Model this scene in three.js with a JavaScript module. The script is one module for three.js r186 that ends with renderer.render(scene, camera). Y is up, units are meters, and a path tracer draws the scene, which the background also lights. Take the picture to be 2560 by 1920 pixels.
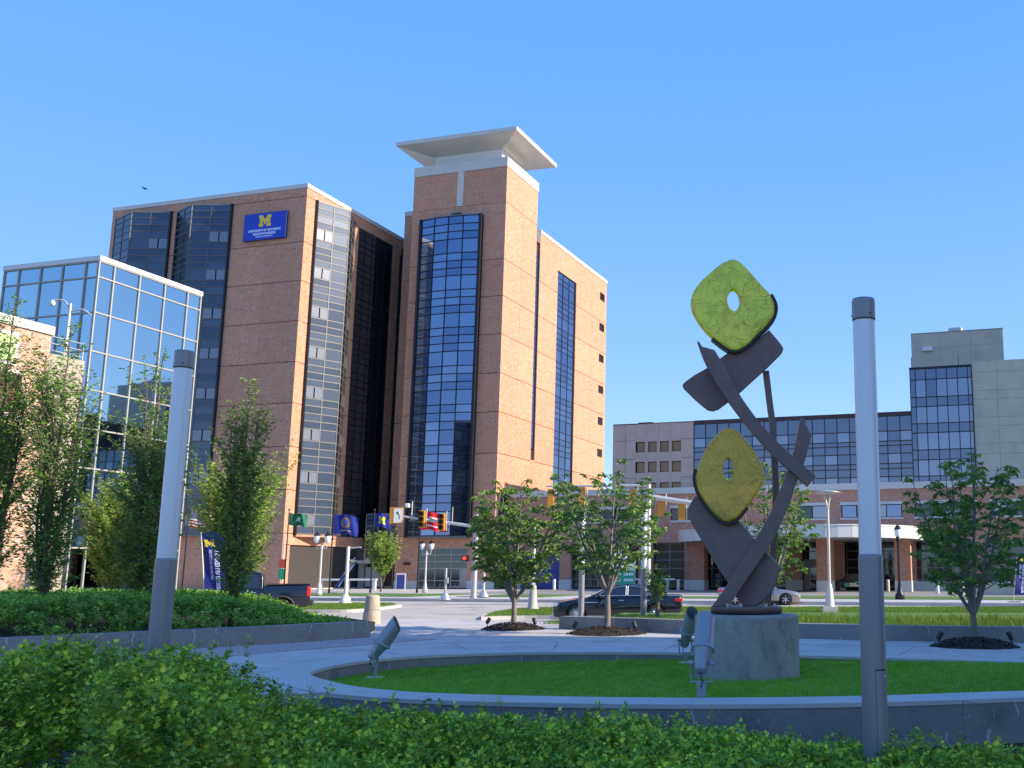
import * as THREE from 'three';
import { mergeGeometries, mergeVertices, toCreasedNormals } from 'three/addons/utils/BufferGeometryUtils.js';
import { RoundedBoxGeometry } from 'three/addons/geometries/RoundedBoxGeometry.js';
import { Brush, Evaluator, SUBTRACTION } from 'three-bvh-csg';

// ---------------------------------------------------------------- camera, sky, sun, exposure
const scene = new THREE.Scene();
const TURN = 0.279;                                    // the camera is turned this far from the street grid
const camera = new THREE.PerspectiveCamera(45.17, 3506 / 2044, 0.1, 3000);
camera.position.set(0, 1.65, 0);
camera.rotation.order = 'YXZ';
camera.rotation.set(0.1668, TURN, 0);
camera.setViewOffset(3506, 2044, 0, 0, 2560, 1920);    // the photograph is a crop: its lens axis lies right of the middle

const EXPOSURE = 2.3;
const SUN_DIR = new THREE.Vector3(1, 0, -0.13).normalize().multiplyScalar(Math.cos(0.47)).setY(Math.sin(0.47)).normalize();
function makeSky() {
  const W = 1024, H = 512, data = new Float32Array(W * H * 4);
  const zen = [0.112, 0.38, 1.05], mid = [0.122, 0.41, 1.1], hor = [0.55, 0.93, 1.3], gnd = [0.16, 0.17, 0.18], warm = [1.0, 0.86, 0.68], haze = [0.6, 0.42, 0.16];
  for (let r = 0; r < H; r++) {
    const up = ((r + 0.5) / H - 0.5) * Math.PI, y = Math.sin(up);
    for (let c = 0; c < W; c++) {
      const a = ((c + 0.5) / W - 0.5) * 2 * Math.PI, x = Math.cos(a) * Math.cos(up), z = Math.sin(a) * Math.cos(up);
      const cs = x * SUN_DIR.x + y * SUN_DIR.y + z * SUN_DIR.z, e = Math.max(y, 0), o = (r * W + c) * 4;
      const t1 = Math.exp(-e * 4.4), t2 = Math.min(1, Math.max(0, (e - 0.35) / 0.65));
      const glow = 0.35 * Math.pow(Math.max(0, cs), 4) + 4 * Math.pow(Math.max(0, cs), 24);
      for (let k = 0; k < 3; k++) {
        let v = mid[k] * (1 - t1) + hor[k] * t1;
        v = v * (1 - t2) + zen[k] * t2;
        v += glow * warm[k] * (0.5 + 0.5 * t1) + haze[k] * Math.exp(-e * 13);
        if (y < 0) v = v * Math.exp(y * 40) + gnd[k] * (1 - Math.exp(y * 40));
        data[o + k] = v / EXPOSURE;
      }
      data[o + 3] = 1;
    }
  }
  const t = new THREE.DataTexture(data, W, H, THREE.RGBAFormat, THREE.FloatType);
  t.mapping = THREE.EquirectangularReflectionMapping; t.magFilter = THREE.LinearFilter; t.minFilter = THREE.LinearFilter; t.needsUpdate = true;
  return t;
}
scene.background = makeSky();
scene.environment = scene.background;
const sun = new THREE.DirectionalLight(new THREE.Color().setRGB(1, 0.85, 0.66), 3.5);
sun.position.copy(SUN_DIR).multiplyScalar(200).add(new THREE.Vector3(-30, 0, -50));
sun.target.position.set(-30, 0, -50);
sun.castShadow = true; sun.shadow.mapSize.set(4096, 4096);
Object.assign(sun.shadow.camera, { left: -110, right: 110, top: 110, bottom: -110, near: 1, far: 500 });
scene.add(sun, sun.target);
const renderer = new THREE.WebGLRenderer({ antialias: true });
renderer.toneMapping = THREE.LinearToneMapping;
renderer.toneMappingExposure = EXPOSURE;
renderer.shadowMap.enabled = true;

// ---------------------------------------------------------------- helpers
const V = (x, y, z) => new THREE.Vector3(x, y, z);
function rng(seed) { let s = seed | 0; return () => { s = (s + 0x6d2b79f5) | 0; let t = Math.imul(s ^ (s >>> 15), 1 | s); t = (t + Math.imul(t ^ (t >>> 7), 61 | t)) ^ t; return ((t ^ (t >>> 14)) >>> 0) / 4294967296; }; }
const used = new Map();
function numbered(name) { const n = used.get(name) ?? 0; used.set(name, n + 1); return n ? name + '_' + String(n).padStart(3, '0') : name; }
function finish(m) { m.castShadow = true; m.receiveShadow = true; return m; }
function mesh(name, geo, mat, parent) {
  const g = Array.isArray(geo) ? (geo.length === 1 ? geo[0] : mergeGeometries(geo.map(norm))) : geo;
  const m = finish(new THREE.Mesh(g, mat)); m.name = parent ? name : numbered(name);
  (parent ?? scene).add(m); return m;
}
function norm(g) { const h = g.index ? g.toNonIndexed() : g; for (const k of Object.keys(h.attributes)) if (!['position', 'normal', 'uv'].includes(k)) h.deleteAttribute(k); if (!h.attributes.uv) h.setAttribute('uv', new THREE.BufferAttribute(new Float32Array(h.attributes.position.count * 2), 2)); h.morphAttributes = {}; return h; }
function tag(o, label, category, group) { o.userData.label = label; o.userData.category = category; if (group) o.userData.group = group; return o; }
function thing(name, label, category, pos = [0, 0, 0], turn = 0, group) {
  const o = new THREE.Group(); o.name = numbered(name); o.position.set(...pos); o.rotation.y = turn; scene.add(o); return tag(o, label, category, group);
}
function struct(name, geo, mat) { const m = mesh(name, geo, mat); m.userData.kind = 'structure'; return m; }
function copy(src, pos, turn, label) {
  const c = src.clone(); c.name = numbered(src.name.replace(/_\d{3}$/, '')); c.position.set(...pos); c.rotation.y = turn; scene.add(c);
  c.userData = { ...src.userData, label: label ?? src.userData.label }; return c;
}
// uv in metres, by the way each face points
function metreUV(geo) {
  const g = geo.index ? geo.toNonIndexed() : geo, p = g.attributes.position, uv = new Float32Array(p.count * 2), a = V(), b = V(), c = V(), n = V();
  for (let i = 0; i < p.count; i += 3) {
    a.fromBufferAttribute(p, i); b.fromBufferAttribute(p, i + 1); c.fromBufferAttribute(p, i + 2);
    n.crossVectors(b.clone().sub(a), c.clone().sub(a)); const ax = Math.abs(n.x), ay = Math.abs(n.y), az = Math.abs(n.z);
    [a, b, c].forEach((q, k) => { const o = (i + k) * 2; if (ay > ax && ay > az) { uv[o] = q.x; uv[o + 1] = q.z; } else if (ax > az) { uv[o] = q.z; uv[o + 1] = q.y; } else { uv[o] = q.x; uv[o + 1] = q.y; } });
  }
  g.setAttribute('uv', new THREE.BufferAttribute(uv, 2)); return g;
}
function bx(x0, x1, y0, y1, z0, z1) { const g = new THREE.BoxGeometry(Math.abs(x1 - x0), Math.abs(y1 - y0), Math.abs(z1 - z0)); g.translate((x0 + x1) / 2, (y0 + y1) / 2, (z0 + z1) / 2); return metreUV(g); }
function rbox(w, h, d, r, x = 0, y = 0, z = 0) { const g = new RoundedBoxGeometry(w, h, d, 2, r); g.translate(x, y, z); return g; }
function cyl(r0, r1, y0, y1, x = 0, z = 0, seg = 20) { const g = new THREE.CylinderGeometry(r1, r0, y1 - y0, seg); g.translate(x, (y0 + y1) / 2, z); return g; }
function lathe(pts, seg = 24) { return new THREE.LatheGeometry(pts.map((p) => new THREE.Vector2(...p)), seg); }
function rod(a, b, r0, r1 = r0, seg = 8) {
  const d = V().subVectors(b, a), g = new THREE.CylinderGeometry(r1, r0, d.length(), seg);
  g.applyQuaternion(new THREE.Quaternion().setFromUnitVectors(V(0, 1, 0), d.clone().normalize())); g.translate((a.x + b.x) / 2, (a.y + b.y) / 2, (a.z + b.z) / 2); return g;
}
function tube(pts, r, seg = 24, rad = 8) { return new THREE.TubeGeometry(new THREE.CatmullRomCurve3(pts.map((p) => V(...p))), seg, r, rad); }
function polyShape(pts) { const s = new THREE.Shape(); pts.forEach(([x, y], i) => (i ? s.lineTo(x, y) : s.moveTo(x, y))); return s; }
function slab(pts, y0, y1, holes = []) {                // a flat piece of ground; pts in x, z
  const s = polyShape(pts.map(([x, z]) => [x, -z])); for (const h of holes) s.holes.push(polyShape(h.map(([x, z]) => [x, -z])));
  const g = new THREE.ExtrudeGeometry(s, { depth: y1 - y0, bevelEnabled: false }); g.rotateX(-Math.PI / 2); g.translate(0, y0, 0); return metreUV(g);
}
function closedCurve(pts, n) { return new THREE.CatmullRomCurve3(pts.map(([x, z]) => V(x, 0, z)), true, 'centripetal').getPoints(n).slice(0, -1).map((p) => [p.x, p.z]); }
function openCurve(pts, n) { return new THREE.CatmullRomCurve3(pts.map(([x, z]) => V(x, 0, z)), false, 'centripetal').getPoints(n).map((p) => [p.x, p.z]); }
function offset(pts, d, closed) {
  return pts.map((p, i) => {
    const a = pts[closed ? (i + pts.length - 1) % pts.length : Math.max(0, i - 1)], b = pts[closed ? (i + 1) % pts.length : Math.min(pts.length - 1, i + 1)];
    const tx = b[0] - a[0], tz = b[1] - a[1], l = Math.hypot(tx, tz); return [p[0] + (tz / l) * d, p[1] - (tx / l) * d];
  });
}
class Tris {                                            // loose triangles with colours
  constructor() { this.p = []; this.c = []; this.u = []; }
  tri(a, b, c, col) { this.p.push(a.x, a.y, a.z, b.x, b.y, b.z, c.x, c.y, c.z); for (let i = 0; i < 3; i++) this.c.push(col[0], col[1], col[2]); this.u.push(0, 0, 1, 0, 0.5, 1); }
  build() { const g = new THREE.BufferGeometry(); g.setAttribute('position', new THREE.Float32BufferAttribute(this.p, 3)); g.setAttribute('color', new THREE.Float32BufferAttribute(this.c, 3)); g.setAttribute('uv', new THREE.Float32BufferAttribute(this.u, 2)); g.computeVertexNormals(); return g; }
}

// ---------------------------------------------------------------- textures and materials
function lattice(seed, n) { const r = rng(seed), a = new Float32Array(n * n); for (let i = 0; i < a.length; i++) a[i] = r(); return (x, y) => { x = ((x % n) + n) % n; y = ((y % n) + n) % n; const i = Math.floor(x), j = Math.floor(y), fx = x - i, fy = y - j, s = fx * fx * (3 - 2 * fx), t = fy * fy * (3 - 2 * fy), i1 = (i + 1) % n, j1 = (j + 1) % n; return (a[j * n + i] * (1 - s) + a[j * n + i1] * s) * (1 - t) + (a[j1 * n + i] * (1 - s) + a[j1 * n + i1] * s) * t; }; }
function texture(n, fn, span, srgb = false) {          // span: metres the tile covers
  const d = new Uint8Array(n * n * 4);
  for (let j = 0; j < n; j++) for (let i = 0; i < n; i++) { const c = fn(i / n, j / n, i, j), o = (j * n + i) * 4; for (let k = 0; k < 3; k++) d[o + k] = Math.max(0, Math.min(255, c[k] * 255)); d[o + 3] = 255; }
  const t = new THREE.DataTexture(d, n, n); t.wrapS = t.wrapT = THREE.RepeatWrapping; t.magFilter = THREE.LinearFilter; t.minFilter = THREE.LinearMipmapLinearFilter; t.generateMipmaps = true; if (srgb) t.colorSpace = THREE.SRGBColorSpace; t.repeat.set(1 / span, 1 / span); t.needsUpdate = true; return t;
}
const toS = (v) => (v <= 0.0031308 ? v * 12.92 : 1.055 * Math.pow(v, 1 / 2.4) - 0.055);
function fbm(seed) { const L = [lattice(seed, 8), lattice(seed + 1, 16), lattice(seed + 2, 32), lattice(seed + 3, 64), lattice(seed + 4, 128)]; return (u, v) => { let s = 0, w = 0; L.forEach((f, k) => { const n = 8 << k, q = 1 / (k * 0.6 + 1); s += f(u * n, v * n) * q; w += q; }); return s / w; }; }
function blotch(seed, base, amp, span, opt = {}) {     // stained, grainy mineral surface
  const f = fbm(seed), g = lattice(seed + 9, 256), n = opt.n ?? 512;
  return texture(n, (u, v) => { const a = 1 + amp * (f(u, v) - 0.5) * 2 + (opt.grain ?? 0.1) * (g(u * 256, v * 256) - 0.5) + (opt.stain ? opt.stain * Math.min(0, f(v, u) - 0.46) * 6 : 0); return base.map((b) => toS(Math.max(0, b * a))); }, span, true);
}
function streaked(seed, base, span) {                  // concrete with pale lime runs
  const f = fbm(seed), g = lattice(seed + 9, 256), q = rng(seed + 3), runs = []; for (let i = 0; i < 70; i++) runs.push([q(), q(), 0.004 + q() * 0.004, 0.03 + q() * 0.05, 0.3 + q() * 0.7]);
  return texture(512, (u, v) => { let a = 1 + 0.24 * (f(u, v) - 0.5) * 2 + 0.2 * (g(u * 256, v * 256) - 0.5) + 1.2 * Math.min(0, f(v, u) - 0.45); let w = 0; for (const [x, y, r, l, k] of runs) { const t = (y - v) / l; if (t < 0 || t > 1) continue; const d = Math.abs(u - x + 0.004 * Math.sin(v * 90 + x * 50)); if (d < r * (1 - t * 0.6)) w = Math.max(w, k * (1 - d / r) * (g(v * 256, u * 256) > 0.3 ? 1 : 0.4)); } return base.map((b) => toS(Math.max(0.02, b * a * (1 - w) + 0.55 * w))); }, span, true);
}
function brickTex(seed, tones, pale, mortar) {
  const cols = 32, rows = 96, N = 1024, r = rng(seed), cell = [], f = fbm(seed + 40);
  for (let i = 0; i < cols * rows; i++) { const q = r(); cell.push(q < pale ? [0.40 + r() * 0.2, 0.38 + r() * 0.18, 0.38 + r() * 0.18] : q < pale + 0.03 ? [0.2, 0.13, 0.11] : tones[Math.floor(r() * tones.length)].map((c) => c * (0.86 + r() * 0.28))); }
  return texture(N, (u, v) => {
    const rv = v * rows, row = Math.floor(rv), ru = u * cols + (row % 2) * 0.5, col = Math.floor(ru) % cols, fu = ru - Math.floor(ru), fv = rv - row;
    const m = fu < 0.05 || fv < 0.14, c = m ? mortar : cell[row * cols + col], a = 0.88 + 0.24 * f(u, v); return c.map((k) => toS(k * a));
  }, 6.5, true);
}
const S = (c, rough, o = {}) => { const { rgb, ...rest } = o; const m = new THREE.MeshStandardMaterial({ roughness: rough, ...rest }); if (Array.isArray(c)) m.color.setRGB(...c); else m.color.set(c); return m; };
const P = (c, rough, o = {}) => { const m = new THREE.MeshPhysicalMaterial({ roughness: rough, ...o }); if (Array.isArray(c)) m.color.setRGB(...c); else m.color.set(c); return m; };
const grainBump = blotch(301, [0.5, 0.5, 0.5], 0.3, 1.5, { grain: 0.7 }); grainBump.colorSpace = THREE.NoColorSpace;
const M = {
  brick: S(0xffffff, 0.9, { map: brickTex(11, [[0.565, 0.28, 0.175], [0.53, 0.26, 0.16], [0.60, 0.30, 0.19]], 0.03, [0.50, 0.28, 0.19]) }),
  brickRed: S(0xffffff, 0.9, { map: brickTex(23, [[0.51, 0.245, 0.16], [0.47, 0.225, 0.15], [0.54, 0.265, 0.175]], 0.025, [0.44, 0.25, 0.18]) }),
  garageBrick: S(0xffffff, 0.9, { map: brickTex(31, [[0.47, 0.28, 0.195], [0.43, 0.255, 0.18], [0.50, 0.31, 0.22], [0.42, 0.33, 0.30]], 0.05, [0.43, 0.30, 0.23]) }),
  core: S([0.05, 0.045, 0.045], 0.95),
  stone: S(0xffffff, 0.8, { map: blotch(41, [0.60, 0.585, 0.54], 0.1, 6) }),
  paleConcrete: S(0xffffff, 0.88, { map: blotch(51, [0.46, 0.445, 0.38], 0.1, 9, { stain: 0.08 }) }),
  pinkConcrete: S(0xffffff, 0.88, { map: blotch(52, [0.53, 0.40, 0.335], 0.09, 9, { stain: 0.06 }) }),
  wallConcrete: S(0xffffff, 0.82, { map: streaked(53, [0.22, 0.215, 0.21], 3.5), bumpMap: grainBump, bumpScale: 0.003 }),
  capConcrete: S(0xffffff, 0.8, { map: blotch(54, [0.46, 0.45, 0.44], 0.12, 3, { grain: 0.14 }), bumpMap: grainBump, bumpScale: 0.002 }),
  plinth: S(0xffffff, 0.86, { map: blotch(55, [0.30, 0.295, 0.28], 0.26, 2.6, { grain: 0.25, stain: 0.25 }), bumpMap: grainBump, bumpScale: 0.004 }),
  paving: S(0xffffff, 0.85, { map: blotch(56, [0.47, 0.45, 0.44], 0.11, 5, { grain: 0.2, stain: 0.2 }), bumpMap: grainBump, bumpScale: 0.003 }),
  cobble: S(0xffffff, 0.85, { map: blotch(57, [0.38, 0.34, 0.345], 0.2, 3, { grain: 0.25 }), bumpMap: grainBump, bumpScale: 0.004 }),
  road: S(0xffffff, 0.9, { map: blotch(58, [0.42, 0.39, 0.345], 0.1, 14, { grain: 0.16, stain: 0.3, n: 1024 }) }),
  asphalt: S(0xffffff, 0.92, { map: blotch(59, [0.24, 0.23, 0.22], 0.15, 9, { grain: 0.2 }) }),
  kerb: S(0xffffff, 0.85, { map: blotch(60, [0.48, 0.46, 0.42], 0.12, 3) }),
  soil: S(0xffffff, 0.97, { map: blotch(61, [0.035, 0.028, 0.022], 0.5, 2, { grain: 0.8 }), bumpMap: grainBump, bumpScale: 0.02 }),
  turf: S(0xffffff, 0.95, { map: blotch(62, [0.13, 0.29, 0.03], 0.28, 2.2, { grain: 0.6 }), bumpMap: grainBump, bumpScale: 0.01 }),
  farTurf: S(0xffffff, 0.95, { map: blotch(63, [0.075, 0.15, 0.022], 0.3, 5, { grain: 0.5 }), bumpMap: grainBump, bumpScale: 0.01 }),
  mullionDark: S([0.018, 0.02, 0.028], 0.45, { metalness: 0.4 }),
  mullionPale: S([0.36, 0.35, 0.33], 0.5, { metalness: 0.2 }),
  mullionBay: S([0.12, 0.118, 0.115], 0.5, { metalness: 0.2 }),
  mullionGrey: S([0.20, 0.21, 0.22], 0.45, { metalness: 0.5 }),
  mullionBronze: S([0.055, 0.035, 0.035], 0.5, { metalness: 0.3 }),
  white: S([0.70, 0.70, 0.68], 0.5),
  whitePanel: S([0.62, 0.63, 0.63], 0.42, { metalness: 0.15 }),
  soffit: S([0.66, 0.65, 0.60], 0.3, { metalness: 0.25 }),
  galv: S(0xffffff, 0.45, { metalness: 0.55, map: blotch(64, [0.42, 0.44, 0.46], 0.18, 0.8, { grain: 0.2 }) }),
  steelPale: S([0.55, 0.55, 0.53], 0.42, { metalness: 0.4 }),
  poleGrey: P([0.24, 0.245, 0.27], 0.42, { metalness: 0.2, clearcoat: 0.3, clearcoatRoughness: 0.4 }),
  lens: P([0.74, 0.76, 0.80], 0.28, { clearcoat: 0.6, clearcoatRoughness: 0.25 }),
  fixture: P([0.28, 0.30, 0.35], 0.36, { metalness: 0.25, clearcoat: 0.4, clearcoatRoughness: 0.3 }),
  black: S([0.012, 0.012, 0.014], 0.5),
  blackIron: S([0.015, 0.016, 0.02], 0.4, { metalness: 0.3 }),
  corten: S(0xffffff, 0.5, { map: blotch(65, [0.19, 0.115, 0.105], 0.25, 1.4, { grain: 0.3 }) }),
  bark: S(0xffffff, 0.95, { map: blotch(66, [0.16, 0.125, 0.10], 0.4, 0.5, { grain: 0.5 }) }),
  barkGrey: S(0xffffff, 0.95, { map: blotch(67, [0.19, 0.17, 0.15], 0.4, 0.5, { grain: 0.5 }) }),
  signalYellow: S([0.62, 0.27, 0.02], 0.5),
  navy: S([0.012, 0.03, 0.15], 0.6),
  doorBlue: S([0.035, 0.06, 0.25], 0.5),
  glassTower: P([0.18, 0.235, 0.37], 0.03, { metalness: 0.92 }),
  glassTower2: P([0.22, 0.28, 0.41], 0.03, { metalness: 0.92 }),
  glassTower3: P([0.14, 0.19, 0.32], 0.035, { metalness: 0.92 }),
  glassWest: P([0.075, 0.09, 0.12], 0.13, { metalness: 0.85 }),
  glassWest2: P([0.095, 0.112, 0.145], 0.14, { metalness: 0.85 }),
  blind: P([0.20, 0.215, 0.25], 0.16, { metalness: 0.5 }),
  glassDeep: P([0.12, 0.15, 0.2], 0.03, { metalness: 0.9 }),
  glassClear: P([0.40, 0.54, 0.62], 0.02, { metalness: 1 }),
  glassClear2: P([0.48, 0.61, 0.68], 0.02, { metalness: 1 }),
  glassMain: P([0.15, 0.175, 0.235], 0.05, { metalness: 0.9 }),
  glassMain2: P([0.24, 0.27, 0.35], 0.06, { metalness: 0.85 }),
  glassBrown: P([0.22, 0.12, 0.07], 0.08, { metalness: 0.5 }),  // brown sunlit reflection of the punched windows is put into this colour
  shopGlass: P([0.075, 0.085, 0.09], 0.03, { metalness: 0.8 }),
  carGlass: P([0.02, 0.024, 0.035], 0.03, { metalness: 0.35, clearcoat: 1, clearcoatRoughness: 0.02 }),
  tyre: S([0.015, 0.015, 0.016], 0.85),
  chrome: S([0.7, 0.7, 0.72], 0.16, { metalness: 1 }),
  alloy: S([0.55, 0.56, 0.58], 0.25, { metalness: 0.9 }),
  trim: S([0.02, 0.02, 0.022], 0.6),
  beige: S(0xffffff, 0.88, { map: blotch(70, [0.36, 0.325, 0.27], 0.1, 8) }),
  tan: S(0xffffff, 0.85, { map: blotch(68, [0.40, 0.345, 0.27], 0.2, 1.2, { grain: 0.35 }), bumpMap: grainBump, bumpScale: 0.004 }),
  tailRed: P([0.55, 0.012, 0.015], 0.18, { clearcoat: 1, clearcoatRoughness: 0.08 }),
  headlamp: P([0.62, 0.64, 0.68], 0.12, { metalness: 0.5, clearcoat: 1 }),
};
const leafMat = (o = {}) => P(0xffffff, 0.8, { vertexColors: true, side: THREE.DoubleSide, transmission: 0.42, thickness: 0, ior: 1.35, ...o });
const LEAF = leafMat(), SHRUB = leafMat({ transmission: 0.28, roughness: 0.75, specularIntensity: 0.45 }), BLADE = leafMat({ transmission: 0.25, roughness: 0.9, specularIntensity: 0.3 });
function print(w, h, draw) { const c = document.createElement('canvas'); c.width = w; c.height = h; draw(c.getContext('2d'), w, h); const t = new THREE.CanvasTexture(c); t.colorSpace = THREE.SRGBColorSpace; return t; }
function blockM(x, cx, cy, s, fill) {                   // block letter with serifs and a notch
  x.fillStyle = fill; x.beginPath();
  const pts = [[-0.5, -0.42], [-0.2, -0.42], [0, -0.08], [0.2, -0.42], [0.5, -0.42], [0.5, -0.2], [0.43, -0.2], [0.43, 0.2], [0.5, 0.2], [0.5, 0.42], [0.13, 0.42], [0.13, 0.2], [0.2, 0.2], [0.2, -0.02], [0, 0.3], [-0.2, -0.02], [-0.2, 0.2], [-0.13, 0.2], [-0.13, 0.42], [-0.5, 0.42], [-0.5, 0.2], [-0.43, 0.2], [-0.43, -0.2], [-0.5, -0.2]];
  pts.forEach(([a, b], i) => (i ? x.lineTo(cx + a * s, cy + b * s) : x.moveTo(cx + a * s, cy + b * s))); x.closePath(); x.fill();
}
const UNIT = new THREE.BoxGeometry(1, 1, 1);

// A glazed facet: frame mesh with its panes as children. o = lower corner, u = direction along, n = outward
function glazing(parent, name, o, u, n, us, vs, frameMat, fw, pane, depth = 0.12) {
  const X = u.clone().normalize(), Z = n.clone().normalize(), Y = V(0, 1, 0), B = new THREE.Matrix4().makeBasis(X, Y, Z).setPosition(o), bars = [];
  const Lu = us[us.length - 1] - us[0], Lv = vs[vs.length - 1] - vs[0];
  for (const a of us) bars.push(new THREE.BoxGeometry(fw, Lv + fw, depth).translate(a, (vs[0] + vs[vs.length - 1]) / 2, 0));
  for (const b of vs) bars.push(new THREE.BoxGeometry(Lu, fw, depth - 0.012).translate((us[0] + us[us.length - 1]) / 2, b, 0));
  const fr = mesh(name, bars.map((g) => g.applyMatrix4(B)), frameMat, parent), q = new THREE.Quaternion().setFromRotationMatrix(B), loose = new Map();
  for (let i = 0; i + 1 < us.length; i++) for (let j = 0; j + 1 < vs.length; j++) {
    const list = pane(i, j, us[i + 1] - us[i], vs[j + 1] - vs[j]); if (!list) continue;
    for (const p of [].concat(list)) {
      const w = p.w ?? us[i + 1] - us[i], h = p.h ?? vs[j + 1] - vs[j], cx = p.cx ?? (us[i] + us[i + 1]) / 2, cy = p.cy ?? (vs[j] + vs[j + 1]) / 2, at = V(cx, cy, p.cz ?? -0.01).applyMatrix4(B);
      if (p.stuff) { const g = new THREE.BoxGeometry(w - fw * 0.4, h - fw * 0.4, 0.03).applyQuaternion(q).translate(at.x, at.y, at.z); if (!loose.has(p.mat)) loose.set(p.mat, []); loose.get(p.mat).push(g); continue; }
      const m = finish(new THREE.Mesh(UNIT, p.mat)); m.name = p.name ?? 'window_pane'; m.position.copy(at); m.quaternion.copy(q); m.scale.set(w - fw * 0.4, h - fw * 0.4, 0.03); if (p.tilt) m.rotateY(p.tilt);
      fr.add(m);
    }
  }
  for (const [m, gs] of loose) { const s = mesh('glass_panels', gs, m, fr); s.userData.kind = 'stuff'; }
  return fr;
}
const steps = (a, b, n) => Array.from({ length: n + 1 }, (_, i) => a + ((b - a) * i) / n);
const FLOORS = [6.0, 10.7, 15.4, 20.2, 24.8, 29.45, 34.08, 38.62];
function bandRows(shorts, vis, top) {                  // row heights of a bay: a tall vision row above each floor line, then short rows
  const vs = [6.0], kinds = [];
  for (let f = 0; f < FLOORS.length; f++) { const a = FLOORS[f], b = f + 1 < FLOORS.length ? FLOORS[f + 1] : a + 4.6; const s = (b - a - vis) / shorts; let y = a; for (let k = 0; k < 1; k++) { y += s; vs.push(y); kinds.push('s'); } y += vis; vs.push(y); kinds.push('v'); for (let k = 1; k < shorts; k++) { y += s; vs.push(y); kinds.push('s'); } }
  const last = vs[vs.length - 1]; const n = Math.max(1, Math.round((top - last) / 0.9)); if (top - last > 0.4) for (let k = 1; k <= n; k++) { vs.push(last + ((top - last) * k) / n); kinds.push('s'); }
  return { vs, kinds };
}

// ---------------------------------------------------------------- ground, street, plaza
struct('ground', (() => { const g = new THREE.PlaneGeometry(1600, 1600); g.rotateX(-Math.PI / 2); g.translate(0, -0.36, -100); return metreUV(g); })(), M.asphalt);
struct('street', slab([[-150, -26], [90, -26], [90, -61], [-150, -61]], -0.34, -0.2), M.road);
struct('hospital_forecourt', slab([[-150, -61], [90, -61], [90, -180], [-150, -180]], -0.34, 0), M.paving);
struct('hospital_driveway', slab([[-46, -76.5], [60, -76.5], [60, -101.5], [-46, -101.5]], 0.001, 0.006), M.asphalt);
for (const [a, b, c, d] of [[-75, -41, -75.5, -65.5], [-38, -31, -75, -66.5], [-27, -15, -72, -66], [-14, 45, -76, -67.5]]) struct('verge', slab([[a, d], [b, d], [b, c], [a, c]], 0.002, 0.03), M.farTurf);
const medianPts = openCurve([[-19.9, -36.9], [-18.6, -38.2], [-13.6, -39.3], [-7.9, -43.2], [1.2, -43.7], [40, -46]], 40).concat([[40, -56], [1.4, -55], [-9.4, -51.6]]).concat(openCurve([[-21.5, -48.6], [-22.6, -45.3], [-21.2, -39.6], [-19.9, -36.9]], 20).slice(0, -1));
struct('median_kerb', slab(medianPts, -0.34, -0.06), M.kerb);
struct('median_lawn', slab(offset(medianPts, 0.28, true), -0.058, -0.03), M.farTurf);
const islandPts = [[-70, -39.5], [-33, -41.6], ...openCurve([[-31.4, -42], [-30.1, -42.6], [-30.0, -43.6], [-31.2, -47.6], [-32.4, -50.6], [-33.6, -51.6]], 24), [-70, -52]];
struct('corner_kerb', slab(islandPts, -0.34, -0.06), M.kerb);
struct('corner_lawn', slab(offset(islandPts, 0.3, true), -0.058, -0.03), M.farTurf);
struct('lane_line', slab([[-30, -57.2], [60, -57.2], [60, -57.32], [-30, -57.32]], -0.198, -0.194), M.kerb);

const ringIn = closedCurve([[-9.61, -12.74], [-10.02, -13.7], [-10.12, -14.9], [-9.85, -15.8], [-9.2, -16.6], [-8.2, -17.25], [-6.5, -17.8], [-4.5, -17.95], [-2.5, -17.85], [0, -17.6], [2, -17], [3.2, -15.8], [2.8, -14.6], [1.5, -13.9], [0.38, -13.35], [-1.41, -12.31], [-2.83, -11.71], [-3.7, -11.45], [-4.7, -11.25], [-5.7, -11.13], [-6.85, -11.12], [-7.65, -11.33], [-8.19, -11.6], [-8.71, -11.95], [-9.2, -12.32]], 120);
const ringArea = ringIn.reduce((s, p, i) => { const q = ringIn[(i + 1) % ringIn.length]; return s + p[0] * q[1] - q[0] * p[1]; }, 0), out = ringArea > 0 ? 1 : -1;
const ringMid = offset(ringIn, out * 0.03, true), ringOut = offset(ringIn, out * 0.62, true), ringGap = offset(ringIn, out * 0.3, true);
{ const n = ringGap.length, edge = []; for (let i = n - 20; i < n; i++) edge.push(ringGap[i]); for (let i = 0; i < n; i++) { edge.push(ringGap[i]); if (ringGap[i][0] > 3.0) break; }
  struct('plaza', slab([[-40, -8.5], [-12, -9.2], [-9.6, -9.9], ...edge, [30, -16], [30, -26.0], [-6, -27.0], [-12, -28.6], [-22, -29.2], [-40, -29.2]], -0.34, 0.2), M.paving); }
{ const lt = openCurve([[-15.9, -13.0], [-14.95, -15.9], [-14.1, -18.3], [-13.4, -20.2]], 60), rt = openCurve([[-13.2, -12.8], [-13.0, -15.9], [-12.5, -17.8], [-12.0, -20.2]], 60), gs = [], q = rng(88);   // small pavers laid in rows
  for (let i = 0; i < 60; i++) for (let k = 0; k < 11; k++) { const m = (p, o, t) => [p[0] + (o[0] - p[0]) * t, p[1] + (o[1] - p[1]) * t], t0 = (k + (i % 2) * 0.5 - 0.25) / 11, t1 = t0 + 0.083, a0 = m(lt[i], rt[i], t0), b0 = m(lt[i], rt[i], t1), a1 = m(lt[i + 1], rt[i + 1], t0), b1 = m(lt[i + 1], rt[i + 1], t1), y = 0.214 + q() * 0.005; gs.push(slab([a0, b0, m(b0, b1, 0.93), m(a0, a1, 0.93)], 0.195, y)); }
  struct('paver_band', gs, M.cobble); }
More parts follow.
